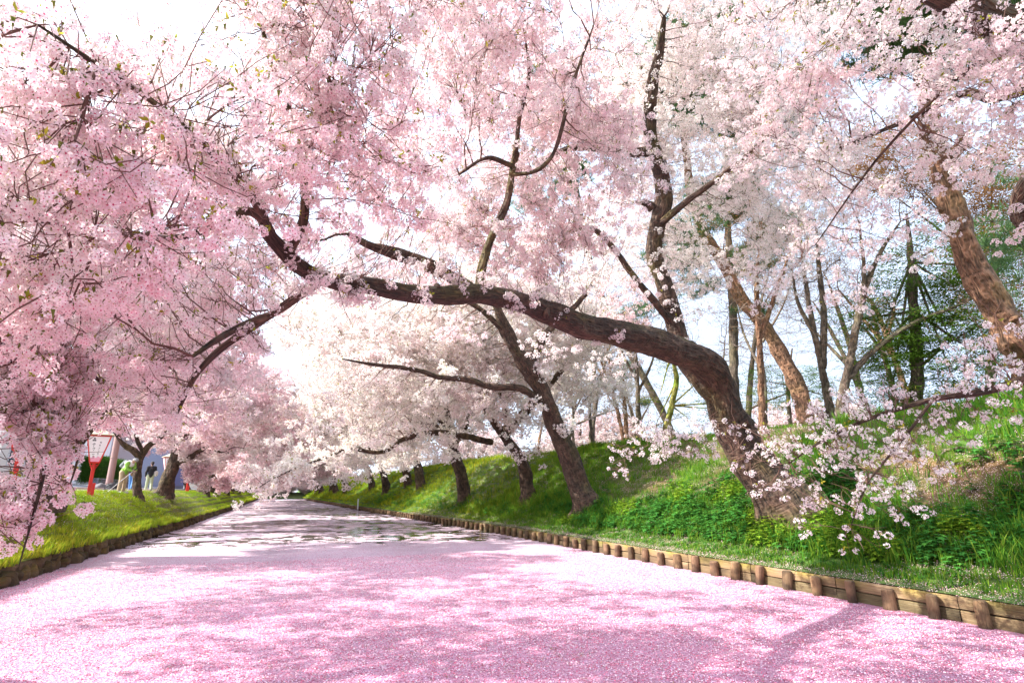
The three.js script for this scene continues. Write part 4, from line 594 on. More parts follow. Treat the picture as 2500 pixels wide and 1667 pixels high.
{
  const R = rng(202);
  const specs = [[92, 1240, [[92, 1240], [112, 1150], [128, 1080], [150, 1030], [140, 950]], [.5, .44, .38, .3, .1], 'broad dark trunked cherry behind the hanging pompoms on the left bank', [[[118, 1120], [180, 1090], [240, 1020], [290, 960]], [.17, .14, .1, .04]], [[[122, 1095], [60, 1030], [20, 930], [15, 830]], [.22, .19, .16, .1]]],
    [337, 1222, [[337, 1222], [332, 1180], [338, 1130], [348, 1105], [366, 1085], [392, 1066], [420, 1010]], [.24, .17, .155, .145, .125, .1, .04], 'slender forked cherry with a pale brown trunk just beyond the red lantern post', [[[342, 1118], [322, 1098], [300, 1085], [270, 1040]], [.16, .14, .1, .04]], [[[348, 1105], [330, 1060], [345, 1000]], [.1, .08, .04]]],
    [397, 1212, [[397, 1212], [408, 1170], [424, 1128], [428, 1100], [414, 1060], [425, 980]], [.48, .36, .32, .22, .13, .05], 'stout cherry with a rough trunk leaning towards the water on the left bank', [[[424, 1132], [448, 1122], [478, 1108], [500, 1094], [540, 1105]], [.24, .2, .15, .1, .04]], [[[428, 1105], [470, 1040], [520, 990]], [.16, .1, .04]]],
    [458, 1197, [[458, 1197], [452, 1165], [462, 1130], [480, 1090], [490, 1040]], [.26, .2, .17, .13, .05], 'cherry with a dark trunk just beyond the stout leaning one on the left bank', [[[458, 1140], [500, 1130], [540, 1140]], [.15, .1, .04]], [[[465, 1120], [440, 1060], [450, 1000]], [.12, .09, .04]]]];
  specs.forEach(([u, v, main, rr, label, b1, b2], k) => {
    const base = onGround(u, v, leftGround) ?? V(-6.2, 1.6, [-17, -29, -36, -47][k]), d = base.distanceTo(EYE); base.y -= 0.12;
    const L = (a, q) => ({ pts: a.map(([x, y], i) => (i === 0 && a === main ? base.clone() : sight(x, y, d * (a === main ? 1 : 1 - 0.012 * i)))), r: q });
    const s = [1.1, 1.15, 1.3, 1.35][k];
    rowTree({ label, base, side: -1, seed: 410 + k * 9, tint: k ? pinks : tinted([1, .80, .87], [1, .96, .97]), limbs: [L(main, rr), L(b1[0], b1[1]), L(b2[0], b2[1])], density: k < 1 ? 8 : 5.5, per: 3, geos: sprays, extra: k === 3 ? [[520, 1120, 40, 1.2], [480, 1150, 37, .8], [560, 1150, 42, 1.0], [540, 1182, 39, .6], [600, 1130, 45, 1.2], [470, 1100, 37, .8], [500, 1185, 38, .4], [640, 1160, 50, 1]].map(([u, v, d, r]) => [sight(u, v, d), r]) : [], crown: [[[1.4, 4.8, 3, 1.5], [3.0, 5.4, 2.6, 1.3], [-.5, 6.4, 3.4, 1.6], [1.6, 4.0, 1, 1.5], [0, 5.4, 0, 2.2], [2.2, 5.6, -1, 1.9], [-1.6, 4.6, 1.5, 1.8], [3.4, 4.2, 0.6, 1.5], [1, 3.2, -1.6, 1.1], [-2.4, 3.4, .6, 1.3], [3.6, 3, -2, 1.2], [1.8, 2.6, -3, 0.9]], ...Array(3).fill([[1.2, 4.6, 0, 2], [3.2, 4.6, 1, 1.9], [-1.5, 4.6, -.5, 1.9], [0.5, 6.2, .5, 2.2], [4.8, 3.4, -.4, 1.5], [2.2, 3.1, -2.6, 1.3], [2.4, 3.4, 2.6, 1.3], [5.6, 2.2, .8, 1.1, .7], [4.6, 1.4, -1.4, .9], [-2.8, 3.8, 1.6, 1.4], [0, 3.0, -2.2, 1.0], ...(k > 1 ? skirts(7, R) : [])])][k].map((c) => [c[0] * s, c[1] * s, c[2] * s, c[3] * s, c[4]]) });
  });
}
{ // the far ends of both rows: one grown tree of each kind, then copies
  const mk = (side, seed, tint, label) => rowTree({ label, base: V(0, 0, 0), side, seed, tint, limbs: stdLimbs(.2), crown: [...stdCrown, ...hangs(9, rng(seed)), ...skirts(12, rng(seed + 9), .85), ...(label.includes('hazy') ? Array.from({ length: 12 }, (_, i) => [(i % 4) * 2 - 2, 1.0, Math.floor(i / 4) * 3.4 - 3.4, 1.3, .8]) : [])], density: 2.6, per: 2, geos: farSprays, step: .45, kill: .8 });
  const gR = 'distant cherries in the row on the right bank', gL = 'distant cherries in the row on the left bank', gE = 'hazy cherries closing the far end of the moat';
  const lastWord = { [gR]: 'farthest', [gL]: 'farthest', [gE]: 'hindmost' };
  const pr = mk(1, 501, far, '| of the distant pale cherries far along the right bank'), pl = mk(-1, 502, pinks, '| of the distant pink cherries far along the left bank'), pe = mk(1, 503, far, '| of the hazy cherries closing the far end of the moat');
  const ordinal = ['nearest', 'second', 'third', 'fourth', 'fifth', 'sixth', 'farthest'];
  const put = (proto, spots, group, f) => { const words = proto.userData.label.split('|'); spots.forEach(([z, d, a, s], k) => { const o = k ? proto.clone() : proto; if (k) { o.name = numbered('cherry_tree'); scene.add(o); } o.userData = { ...proto.userData, group, label: words.join(k === spots.length - 1 ? lastWord[group] : ordinal[k]) }; const p = f(z, d); o.position.copy(p); o.rotation.y = a; o.scale.setScalar(s); }); };
  put(pr, [[-88, 2.4, .2, 1.4], [-99, 2.2, -.3, 1.45], [-111, 2.8, .4, 1.4], [-124, 2.2, 0, 1.5], [-138, 2.4, .5, 1.5]], gR, (z, d) => V(edgeR(z) + d, rightGround(edgeR(z) + d, z) - .1, z));
  put(pl, [[-56, 1.9, .2, 1.3], [-65, 2.1, -.3, 1.35], [-75, 1.8, .3, 1.4], [-86, 2, 0, 1.4], [-98, 1.9, .6, 1.4], [-111, 2, -.2, 1.45], [-126, 1.9, .3, 1.5]], gL, (z, d) => V(edgeL(z) - d, leftGround(edgeL(z) - d, z) - .1, z));
  put(pe, [[-158, -4, 1.2, 1.4], [-160, 1, 1.6, 1.4], [-158, 6, 1.4, 1.4], [-166, 11, 1.5, 1.5], [-165, -10, 1.2, 1.5], [-172, 2, 1.5, 1.6]], gE, (z, x) => V(x, 1.2, z));
  structure('far_bank', sheet(range(-30, 30, 20), range(-148, -200, 12), (x, z) => [x, 0.1 + 1.5 * smooth(-148, -156, z)], () => [0.1, 0.15, 0.035]), soilMat, 'low green bank across the far end of the moat');
}

// ---------------------------------------------------------------- the wood on top of the right bank
function plainTree({ name, label, group, base, category, limbs, crown, density, step, kill, mat, twig = twigGrey, seed, geos, fmat, per = 1, jitter = 0.2, size = 1, tint, foliageName, up = 1, tip = 0.006, droop = 0.02, thick = 0.03 }) {
  const t = thing(name, label, category, base, group), R = rng(seed), pts = [];
  for (const [c, r, f] of crown) ball(c, r, density, R, pts, { flat: f ?? 0.8, clump: 0.38, f: 1.5 });
  const g = grow(limbs, pts, { step, kill, seed, iters: 70, tip, droop });
  treeMeshes(g, t, base, { barkMat: mat, twig, targets: geos ? pts : null, limbSides: 12, thick, mossy: mat === barkMossy ? 0.9 : 0.2, droppedTip: 1.6 });
  if (geos) {
    const ms = geos.map(() => []), cs = geos.map(() => []), q = new THREE.Quaternion(), e = new THREE.Euler();
    for (const p of pts) for (let k = 0; k < per; k++) { const i = Math.floor(R() * geos.length); e.set((R() - 0.5) * up, R() * 6.28, (R() - 0.5) * up); ms[i].push(TRS(V(p.x + (R() - 0.5) * 2 * jitter, p.y + (R() - 0.5) * jitter, p.z + (R() - 0.5) * 2 * jitter).sub(base), q.setFromEuler(e), size * (0.7 + R() * 0.6))); cs[i].push(tint(p, R)); }
    geos.forEach((gg, i) => copies(foliageName, gg, fmat, ms[i], t, cs[i]));
  }
  return t;
}
const flatSpray = (seed, n, s, L) => { const m = new MB(true), R = rng(seed); for (let i = 0; i < n; i++) { const x = (R() - 0.5) * 2 * s, z = (R() - 0.5) * 2 * s, y = (R() - 0.5) * 0.14 * s, a = R() * 6.28, ca = Math.cos(a), sa = Math.sin(a), l = L * (0.6 + R() * 0.7), k = 0.75 + R() * 0.5, c = [k, k, k]; const P = (u, w, h) => m.v(x + ca * u * l - sa * w * l, y + h * l, z + sa * u * l + ca * w * l, 0, 0, c); const A = P(0, 0, 0), B = P(0.5, 0.33, 0.05), C = P(1, 0, -0.25), D = P(0.5, -0.33, 0.05); m.t(A, B, C); m.t(A, C, D); } return m.build(true); };
const needleTuft = (seed, n, L) => { const m = new MB(true), R = rng(seed); for (let i = 0; i < n; i++) { const w = R() * 6.28, e = -0.2 + R() * 1.5, d = V(Math.cos(w) * Math.cos(e), Math.sin(e), Math.sin(w) * Math.cos(e)), o = V((R() - 0.5) * L * 1.6, (R() - 0.5) * L * .5, (R() - 0.5) * L * 1.6), s = V(-Math.sin(w), 0, Math.cos(w)).multiplyScalar(0.006 + L * .012), k = 0.7 + R() * 0.6, c = [k, k, k], A = m.v(o.x - s.x, o.y, o.z - s.z, 0, 0, c), B = m.v(o.x + s.x, o.y, o.z + s.z, 0, 0, c), C = m.v(o.x + d.x * L, o.y + d.y * L, o.z + d.z * L, 0, 0, c); m.t(A, B, C); } return m.build(true); };
const leafSprays = [1, 2, 3].map((s) => flatSpray(s, 34, 0.42, 0.085)), needles = [1, 2].map((s) => needleTuft(s, 60, 0.28)), buds = [1, 2].map((s) => flatSpray(s + 5, 12, 0.3, 0.05));
const leafMat = leafy(0.13, 0.24, 0.035, 0.5, { vertexColors: true }), needleMat = leafy(0.10, 0.18, 0.07, 0.4, { vertexColors: true }), budMat = leafy(0.36, 0.20, 0.08, 0.4, { vertexColors: true });
const even = (p, R) => { const k = 0.75 + 0.5 * R(); return lin(k, k, k); };
const P3 = (x, z, dy = 0) => V(x, rightGround(x, z) - 0.2 + dy, z);
{ // the big leaning pine at the right edge
  const base = P3(16.6, -7.2), R = rng(601), b = S([[2478, 830, 16.6], [2420, 730, 16.4], [2372, 640, 16.3], [2335, 520, 16.2], [2305, 430, 16.2], [2282, 350, 16.3], [2262, 240, 16.4], [2250, 100, 16.6], [2240, -60, 16.9]]);
  plainTree({ name: 'pine_tree', label: 'thick reddish pine trunk leaning left at the right edge, sun dappled', base, category: 'pine tree', seed: 601, mat: barkPine, twig: twigMat,
    limbs: [{ pts: [base, ...b], r: [0.38, 0.31, 0.285, 0.27, 0.25, 0.235, 0.22, 0.18, 0.14, 0.1] }, { pts: S([[2292, 395, 16.2], [2330, 372, 15.9], [2352, 340, 15.7], [2345, 318, 15.6]]), r: [.16, .14, .12, .05] }, { pts: S([[2250, 110, 16.6], [2180, 60, 15.8], [2100, 20, 15.2]]), r: [.14, .1, .05] }, { pts: S([[2262, 240, 16.4], [2330, 180, 16.9], [2420, 90, 17.4]]), r: [.1, .07, .03] }, { pts: S([[2455, 790, 16.5], [2478, 778, 16.2], [2490, 775, 16.1]]), r: [.1, .08, .05] }, { pts: S([[2318, 520, 16.2], [2298, 512, 16.0], [2288, 510, 15.9]]), r: [.1, .07, .04] }],
    crown: [[sight(2180, 70, 15.6), 1.1], [sight(2280, 40, 16.4), 1.2], [sight(2120, 20, 15.4), .9], [sight(2240, -120, 17), 2.2], [sight(2420, 60, 17.4), 1.3], [sight(2440, 620, 18), .5], [sight(2250, 130, 16), .6]], density: 9, step: .3, kill: .5, geos: needles, fmat: needleMat, per: 2, tint: even, foliageName: 'needles' });
}
{
  const G = 'pines standing in the wood behind the right bank';
  const pines = [
    ['leaning pine trunk behind the fork of the great arching cherry', [[1955, 965, 24], [1905, 860, 24], [1862, 790, 24], [1815, 735, 24], [1765, 640, 24], [1715, 560, 24], [1690, 480, 24.4], [1670, 330, 25], [1650, 180, 26]], [.55, .42, .4, .38, .34, .3, .26, .2, .08], [[1690, 560, 23, 1.2], [1760, 260, 24, 1.8], [1640, 230, 25, 2.0], [1580, 210, 24, 1.6], [1740, 480, 24, 1.3], [1880, 270, 25, 1.8], [1700, 130, 25, 2], [1820, 420, 25, 1.2]]],
    ['straight grey pine trunk with blue green needles between the fork and the leaning pine', [[1795, 985, 30], [1792, 860, 30], [1790, 740, 30], [1780, 600, 30], [1775, 420, 30.5], [1770, 200, 31]], [.4, .34, .32, .28, .2, .08], [[1660, 620, 30, 1.7], [1700, 700, 29.5, 1.0], [1830, 640, 30, 1.4], [1840, 760, 30, .9], [1780, 500, 30, 1.7], [1900, 560, 31, 1.6], [1560, 760, 30, .9], [1640, 850, 30, .7]]],
    ['slim far pine with spread blue green boughs seen under the arching limb', [[1530, 1065, 44], [1525, 980, 44], [1515, 880, 44], [1510, 760, 44.5]], [.3, .25, .2, .06], [[1490, 935, 43, 1.2], [1540, 900, 44, 1.2], [1470, 870, 44, 1.0], [1560, 980, 44, .8], [1510, 800, 44, 1.5], [1430, 950, 43, .8]]],
    ['tall pine showing dark needle patches through the blossom above the arching limb', [[1640, 1060, 38], [1460, 700, 38], [1400, 420, 39], [1360, 200, 40]], [.4, .34, .26, .08], [[1380, 430, 38, 1.8], [1300, 480, 38, 1.5], [1420, 300, 39, 1.8], [1340, 200, 40, 1.8], [1500, 330, 39, 1.5]]],
    ['pine with dense dark needles at the far right beyond the leaning trunk', [[2600, 930, 22], [2590, 640, 22], [2570, 330, 22.6], [2560, 60, 23]], [.34, .3, .22, .06], [[2480, 560, 22, 1.1], [2500, 640, 21.6, 1.0], [2440, 590, 22.4, .8], [2520, 800, 22, .9], [2560, 400, 22, 1.3], [2470, 720, 22, .6]]],
  ];
  pines.forEach(([label, line, r, crown], k) => { const p = S(line), base = P3(p[0].x, p[0].z, -0.1); plainTree({ name: 'pine_tree', label, base, category: 'pine tree', seed: 610 + k * 5, mat: k % 2 ? barkGrey : barkPine, limbs: [{ pts: [base, ...p.slice(base.distanceTo(p[0]) < 0.6 ? 1 : 0)], r: r.map((x) => x * 0.66) }], crown: crown.map(([u, v, d, q]) => [sight(u, v, d), q, .5]), density: k === 4 ? 2.2 : k > 1 ? 5 : 7, step: .35, kill: .6, geos: needles, fmat: needleMat, per: 2, jitter: .3, size: 1.3, tint: even, foliageName: 'needles' }); });
}
{
  const bare = [
    ['bare tree with a dark straight trunk just right of the great cherry fork', 21, [[[1862, 1030], [1858, 900], [1852, 780], [1848, 680], [1856, 600]], [.2, .17, .15, .12, .05]], [[[1855, 830], [1900, 700], [1935, 600]], [.09, .07, .03]], [[[1852, 770], [1800, 690], [1770, 620]], [.08, .06, .03]]],
    ['bare tree splitting into several slim upright stems in the gap right of the great cherry', 25, [[[2030, 1015], [2008, 900], [1985, 790], [1968, 690], [1955, 600]], [.26, .2, .17, .13, .05]], [[[2010, 900], [2012, 760], [2000, 650], [1995, 560]], [.14, .12, .09, .04]], [[[1992, 820], [1950, 740], [1935, 660]], [.1, .07, .03]]],
    ['bare tree with a grey curving stem leaning right in front of the green leafed tree', 24, [[[2052, 1010], [2072, 900], [2092, 800], [2118, 690], [2160, 600], [2200, 540]], [.26, .22, .2, .16, .1, .04]], [[[2070, 925], [2130, 860], [2230, 790], [2340, 745], [2420, 700]], [.13, .1, .08, .05, .02]], [[[2110, 720], [2110, 640], [2100, 560]], [.09, .06, .03]]],
    ['slim bare tree rising beside the second trunk on the right bank crest', 36, [[[1448, 1085], [1440, 1000], [1448, 920], [1455, 830], [1440, 740]], [.2, .16, .14, .1, .04]], [[[1444, 960], [1480, 880], [1500, 800]], [.08, .06, .03]], [[[1445, 900], [1410, 830], [1400, 760]], [.07, .05, .02]]],
    ['bare tree with a pale grey trunk standing on the crest under the arching limb', 34, [[[1562, 1070], [1558, 990], [1556, 920], [1550, 840], [1540, 760]], [.27, .23, .2, .14, .05]], [[[1557, 960], [1590, 890], [1610, 820]], [.1, .07, .03]], [[[1556, 930], [1520, 860], [1500, 780]], [.1, .07, .03]]],
    ['slim bare tree with low spreading twigs beyond the crest under the arching limb', 40, [[[1385, 1095], [1400, 1030], [1396, 960], [1410, 880]], [.18, .14, .1, .04]], [[[1398, 1040], [1470, 1010], [1540, 990]], [.08, .06, .02]], [[[1400, 1000], [1360, 930], [1350, 880]], [.07, .05, .02]]],
  ];
  bare.forEach(([label, d, a, b, c], k) => {
    const L = ([p, r], f = 0) => ({ pts: p.map(([u, v], i) => sight(u, v, d + i * f)), r }), l0 = L(a), base = P3(l0.pts[0].x, l0.pts[0].z, -.1); l0.pts.unshift(base); l0.r = l0.r.map((x) => x * 0.62); l0.r.unshift(l0.r[0] * 1.2);
    const top = l0.pts[l0.pts.length - 1], t2 = L(b, .3), t3 = L(c, -.3), e2 = t2.pts[t2.pts.length - 1], e3 = t3.pts[t3.pts.length - 1], s = d / 26;
    plainTree({ name: 'bare_tree', label, base, category: 'bare tree', seed: 640 + k * 5, mat: k === 0 ? barkPine : barkGrey, limbs: [l0, t2, t3], crown: [[top.clone().add(V(0, .6, 0)), 2.4 * s, 1], [e2, 1.9 * s, 1], [e3, 1.9 * s, 1], [l0.pts[3], 1.7 * s, 1]], density: 5 / (s * s), step: .24 * s, kill: .4 * s, geos: buds, fmat: budMat, per: 1, size: .8, tint: even, foliageName: 'buds', tip: .0065, droop: -.03, thick: .02 });
  });
}
const woodTrees = scene.children.filter((o) => /^bare_tree/.test(o.name));
{ // slimmer stems farther back in the wood
  const R = rng(631), put = (k, x, z, s, a, label) => { const o = woodTrees[k].clone(); o.name = numbered('bare_tree'); scene.add(o); o.position.copy(P3(x, z)); o.rotation.y = a; o.scale.setScalar(s); tag(o, label, 'bare tree', 'slim bare trees farther back in the wood on the right bank'); };
  for (let i = 0; i < 13; i++) { const z = -14 - i * 3.1 - R() * 2, x = 21 + R() * 13; put([0, 1, 2, 3, 4, 5][i % 6], x, z, .85 + R() * .5, R() * 6.28, 'slim bare tree with thin grey stems farther back in the wood'); }
}
{
  const leafyTrees = [
    ['green leafed tree with layered level boughs left of the leaning pine trunk', 26, leafMat, [[2242, 1000], [2240, 880], [2234, 760], [2226, 640], [2215, 520]], [.36, .3, .26, .2, .06], [[2240, 900, 2.2], [2150, 830, 1.6], [2330, 840, 2.0], [2240, 760, 2.0], [2160, 720, 1.2], [2400, 790, 1.6], [2330, 700, 1.6], [2210, 660, 1.3], [2110, 900, 1.2], [2440, 900, 1.4], [2180, 950, 1.3], [2330, 930, 1.3], [2080, 780, 1.2], [2420, 650, 1.4], [2300, 600, 1.3]]],
    ['orange brown budding tree seen behind the leaning pine trunk', 31, budMat, [[2420, 1000], [2425, 840], [2430, 660], [2420, 500]], [.3, .25, .18, .06], [[2440, 640, 2.3], [2400, 500, 2.2], [2460, 760, 2.0], [2420, 420, 1.8], [2480, 560, 2.2], [2180, 380, 2.2], [2230, 450, 1.6], [2120, 430, 1.4]]],
    ['mossy yellow green trunked tree with fresh leaves behind the lower fork', 33, leafy(0.17, 0.21, 0.03, .5, { vertexColors: true }), [[1625, 1068], [1640, 990], [1652, 930], [1640, 860], [1630, 800]], [.3, .25, .22, .15, .06], [[1650, 900, 1.2], [1610, 970, .9], [1700, 960, 1.1], [1680, 1020, .8], [1740, 900, 1.0], [1770, 1000, 1.2], [1600, 1040, .7], [1830, 980, 1.3]]],
    ['fresh green leafed tree beyond the crest between the bare trees', 38, leafy(0.11, 0.2, 0.035, .5, { vertexColors: true }), [[1930, 1030], [1925, 940], [1935, 850]], [.2, .17, .06], [[1920, 960, 1.7], [1980, 930, 1.4], [1870, 930, 1.4], [2030, 970, 1.2]]],
  ];
  leafyTrees.forEach(([label, d, m, line, r, crown], k) => {
    const p = line.map(([u, v]) => sight(u, v, d)), base = P3(p[0].x, p[0].z, -.1);
    const side = crown.map(([u, v, q]) => ({ pts: [p[Math.min(p.length - 2, 1 + (u % 3))], sight(u, v, d)], r: [.06, .015] }));
    plainTree({ name: 'leafy_tree', label, base, category: 'tree', seed: 670 + k * 5, mat: k === 2 ? barkMossy : barkGrey, limbs: [{ pts: [base, ...p], r: [r[0] * 1.2, ...r].map((x) => x * 0.65) }, ...side], crown: crown.map(([u, v, q]) => [sight(u, v, d), q, .75]), density: k < 2 ? 4.2 : 5, step: .35, kill: .6, geos: leafSprays, fmat: m, per: 2, jitter: .35, size: k < 2 ? 1.0 : .9, tint: even, foliageName: 'leaves', up: .35 });
  });
}
{ // pale cherries low beyond the crest
  const words = ['pale pink cherry low beyond the crest under the arching limb', 'pale pink cherry beyond the crest left of the second trunk', 'pale pink cherry beyond the crest right of the great cherry'];
  [[30, -52, 1.1], [24, -70, 1.1], [42, -36, 1.1]].forEach(([x, z, s], k) => { const base = P3(x, z, -1.2); rowTree({ label: words[k], base, side: 1, seed: 700 + k * 3, tint: far, limbs: stdLimbs(0), crown: stdCrown.map((c) => [c[0] * s * .9 - 1, c[1] * .75, c[2] * s * 1.3, c[3] * s, c[4]]), density: 2.4, per: 2, geos: farSprays, step: .45, kill: .8 }); });
}

// ---------------------------------------------------------------- the street: lanterns, pole, hedge, houses
const red = new THREE.MeshStandardMaterial({ color: lin(0.62, 0.028, 0.018), roughness: 0.5 }), paper = std(0.82, 0.80, 0.80, 0.8);
const panelTex = (() => { // white panel, pink print below, a large and a small column of brushed characters
  const c = document.createElement('canvas'); c.width = 256; c.height = 320; const x = c.getContext('2d');
  x.fillStyle = '#f6f2f6'; x.fillRect(0, 0, 256, 320); x.fillStyle = '#f3a9c4'; x.beginPath(); x.moveTo(0, 262); for (let i = 0; i <= 256; i += 16) x.lineTo(i, 258 + 10 * Math.sin(i * 0.06)); x.lineTo(256, 320); x.lineTo(0, 320); x.fill();
  x.strokeStyle = '#22222e'; x.lineCap = 'round';
  const glyph = (ox, oy, s, strokes) => { x.lineWidth = s * 0.11; for (const st of strokes) { x.beginPath(); st.forEach(([a, b], i) => (i ? x.lineTo(ox + a * s, oy + b * s) : x.moveTo(ox + a * s, oy + b * s))); x.stroke(); } };
  const day = (a, b, w) => [[[a, b], [a + w, b], [a + w, b + w], [a, b + w], [a, b]], [[a, b + w / 2], [a + w, b + w / 2]]];
  const te = [[[.25, .15], [.75, .15]], [[.08, .42], [.92, .42]], [[.52, .42], [.5, .7], [.28, .95]]], ku = [[[.4, .05], [.32, .28], [.12, .5]], [[.38, .22], [.85, .22], [.7, .6], [.3, .97]]], ni = [[[.22, .25], [.78, .25]], [[.05, .8], [.95, .8]]], ka = [[[.1, .3], [.9, .3], [.82, .9], [.66, .82]], [[.48, .05], [.42, .5], [.1, .95]]], fu = [[[.12, .2], [.88, .2], [.75, .6], [.25, .95]]], ji = [[[.2, .2], [.35, .3]], [[.12, .45], [.28, .55]], [[.15, .92], [.55, .75], [.85, .35]]];
  glyph(52, 26, 46, [...day(.34, 0, .32), ...day(.1, .5, .32), ...day(.58, .5, .32)]); glyph(52, 86, 44, te); glyph(52, 138, 44, ku); glyph(52, 188, 44, ni); glyph(52, 234, 40, ka);
  glyph(140, 70, 26, [...day(.1, .1, .35), [[.6, .1], [.9, .1]], [[.6, .5], [.95, .5]], [[.75, .1], [.75, .95]]]); glyph(140, 104, 26, [[[.1, .2], [.9, .2]], [[.5, 0], [.5, .95]], [[.2, .5], [.8, .5]]]); glyph(140, 138, 26, fu); glyph(140, 170, 26, ji); glyph(140, 202, 26, ka); glyph(140, 234, 24, ni);
  const t = new THREE.CanvasTexture(c); t.colorSpace = THREE.SRGBColorSpace; return t;
})();
const panelMat = new THREE.MeshStandardMaterial({ map: panelTex, roughness: 0.75 });
const bar = (a, b, w) => { const m = new MB(); m.tube([a, b], [w * 0.7, w * 0.7], 4, { cap: false }); return m.build(true); };
function lantern(base, turn, label) {
  const t = thing('lantern_post', label, 'lantern', base, 'red festival lantern posts along the left bank'); t.rotation.y = turn; t.scale.set(.86, .95, .86);
  const put = (n, g, m, x = 0, y = 0, z = 0) => { const o = mesh(n, g, m, t); o.position.set(x, y, z); return o; };
  put('post', new RoundedBoxGeometry(0.13, 1.5, 0.13, 2, 0.012), red, 0, 0.6, 0); put('plinth', new RoundedBoxGeometry(0.12, 0.62, 0.2, 2, 0.012), red, 0.128, 0.18, 0);
  put('crossbar', new RoundedBoxGeometry(0.3, 0.04, 0.05, 2, 0.01), red, 0, 1.16, 0.02);
  const lo = 0.17, hi = 0.42, y0 = 1.27, y1 = 2.28, e = 0.0;
  for (let k = 0; k < 4; k++) {
    const a = k * Math.PI / 2, ca = Math.cos(a), sa = Math.sin(a), P = (u, r, y) => V(ca * r - sa * u, y, sa * r + ca * u);
    const m = new MB(), n = 6, idx = [];
    for (let j = 0; j <= n; j++) { const f = j / n, h = lerp(lo, hi, f), bulge = 0.012 * Math.sin(f * Math.PI); idx.push([m.v(...P(-h, h + bulge, lerp(y0, y1, f)).toArray(), 1, f), m.v(...P(h, h + bulge, lerp(y0, y1, f)).toArray(), 0, f)]); }
    for (let j = 0; j < n; j++) { m.t(idx[j][0], idx[j + 1][0], idx[j][1]); m.t(idx[j][1], idx[j + 1][0], idx[j + 1][1]); }
    put('panel', m.build(), panelMat);
    put('frame_bar', bar(P(lo, lo, y0), P(hi, hi, y1), 0.04), red); put('frame_bar', bar(P(-hi, hi, y1), P(hi, hi, y1), 0.04), red); put('frame_bar', bar(P(-lo, lo, y0), P(lo, lo, y0), 0.05), red); put('bracket', bar(P(0, 0.05, 1.0), P(0, lo, y0), 0.028), red);
  }
  const lid = new MB(), c = [[-.52, -.52], [.52, -.52], [.52, .52], [-.52, .52]], low = c.map(([x, z]) => lid.v(x, y1 + .03, z)), ed = c.map(([x, z]) => lid.v(x, y1 + .06, z)), up = c.map(([x, z]) => lid.v(x * .12, y1 + .3, z * .12)); for (let k = 0; k < 4; k++) { const j = (k + 1) % 4; lid.t(low[k], low[j], ed[k]); lid.t(ed[k], low[j], ed[j]); lid.t(ed[k], ed[j], up[k]); lid.t(up[k], ed[j], up[j]); } lid.t(low[0], low[1], low[2]); lid.t(low[0], low[2], low[3]); lid.t(up[0], up[1], up[2]); lid.t(up[0], up[2], up[3]);
  put('lid', lid.build(true), std(0.52, 0.43, 0.30, 0.8));
  return t;
}
const gl = (x, z, dy = 0) => V(x, leftGround(x, z) + dy, z);
const onLeft = (u, v, x) => onGround(u, v, leftGround) ?? gl(x, -24);
lantern(onLeft(213, 1211, -6.3), 0.25, 'red lantern post with a white lettered lantern standing in front of the green hedge');
lantern(onLeft(22, 1212, -6.2), 0.2, 'red lantern post half hidden by pink pompoms at the left edge');
lantern(gl(-7.1, -43), 0.3, 'red lantern post between the people and the stout leaning cherry');
lantern(gl(-6.9, -50.5), 0.3, 'red lantern post glimpsed beyond the stout leaning cherry');
{
  const p = onLeft(262, 1196, -7); const t = thing('utility_pole', 'mauve brown steel pole with a round foot on the left pavement', 'pole', p);
  mesh('shaft', new THREE.LatheGeometry([[0.21, -0.2], [0.21, 0.0], [0.2, 0.3], [0.165, 0.32], [0.16, 2], [0.13, 6.5], [0.1, 6.5], [0, 6.52]].map(([a, b]) => new THREE.Vector2(a, b)), 20), std(0.36, 0.22, 0.20, 0.55), t);
  mesh('band', new THREE.TorusGeometry(0.165, 0.018, 8, 24).rotateX(Math.PI / 2).translate(0, 1.7, 0), std(0.3, 0.2, 0.18, 0.5), t);
  const b = p.clone().add(V(0.15, 0, 0.45)); b.y = leftGround(b.x, b.z); const q = thing('bag', 'dark grey bag slumped on the pavement at the foot of the steel pole', 'bag', b);
  const lump = (sx, sy, sz, s) => { const g = mergeVertices(new THREE.IcosahedronGeometry(1, 4).deleteAttribute('uv').deleteAttribute('normal')), a = g.attributes.position; for (let i = 0; i < a.count; i++) { const x = a.getX(i), y = a.getY(i), z = a.getZ(i), k = 0.8 + 0.35 * noise(x * 2 + s, y * 2, z * 2) + 0.12 * noise(x * 6, y * 6 + s, z * 6); a.setXYZ(i, x * k * sx, Math.max(-0.25, y * k) * sy, z * k * sz); } g.computeVertexNormals(); return g; };
  mesh('pack', lump(.34, .26, .24, 1), std(0.13, 0.12, 0.13, 0.8), q).position.set(-.42, .06, 0); mesh('pouch', lump(.26, .3, .22, 5), std(0.035, 0.035, 0.04, 0.75), q).position.set(.12, .07, .05);
  mesh('strap', new THREE.TubeGeometry(new THREE.CatmullRomCurve3([V(-.6, .1, .1), V(-.3, .32, .16), V(0, .3, .2), V(.25, .12, .22)]), 24, 0.018, 6), std(0.03, 0.03, 0.03, 0.7), q);
}
const box = (w, h, d, r = 0.03) => new RoundedBoxGeometry(w, h, d, 2, r);
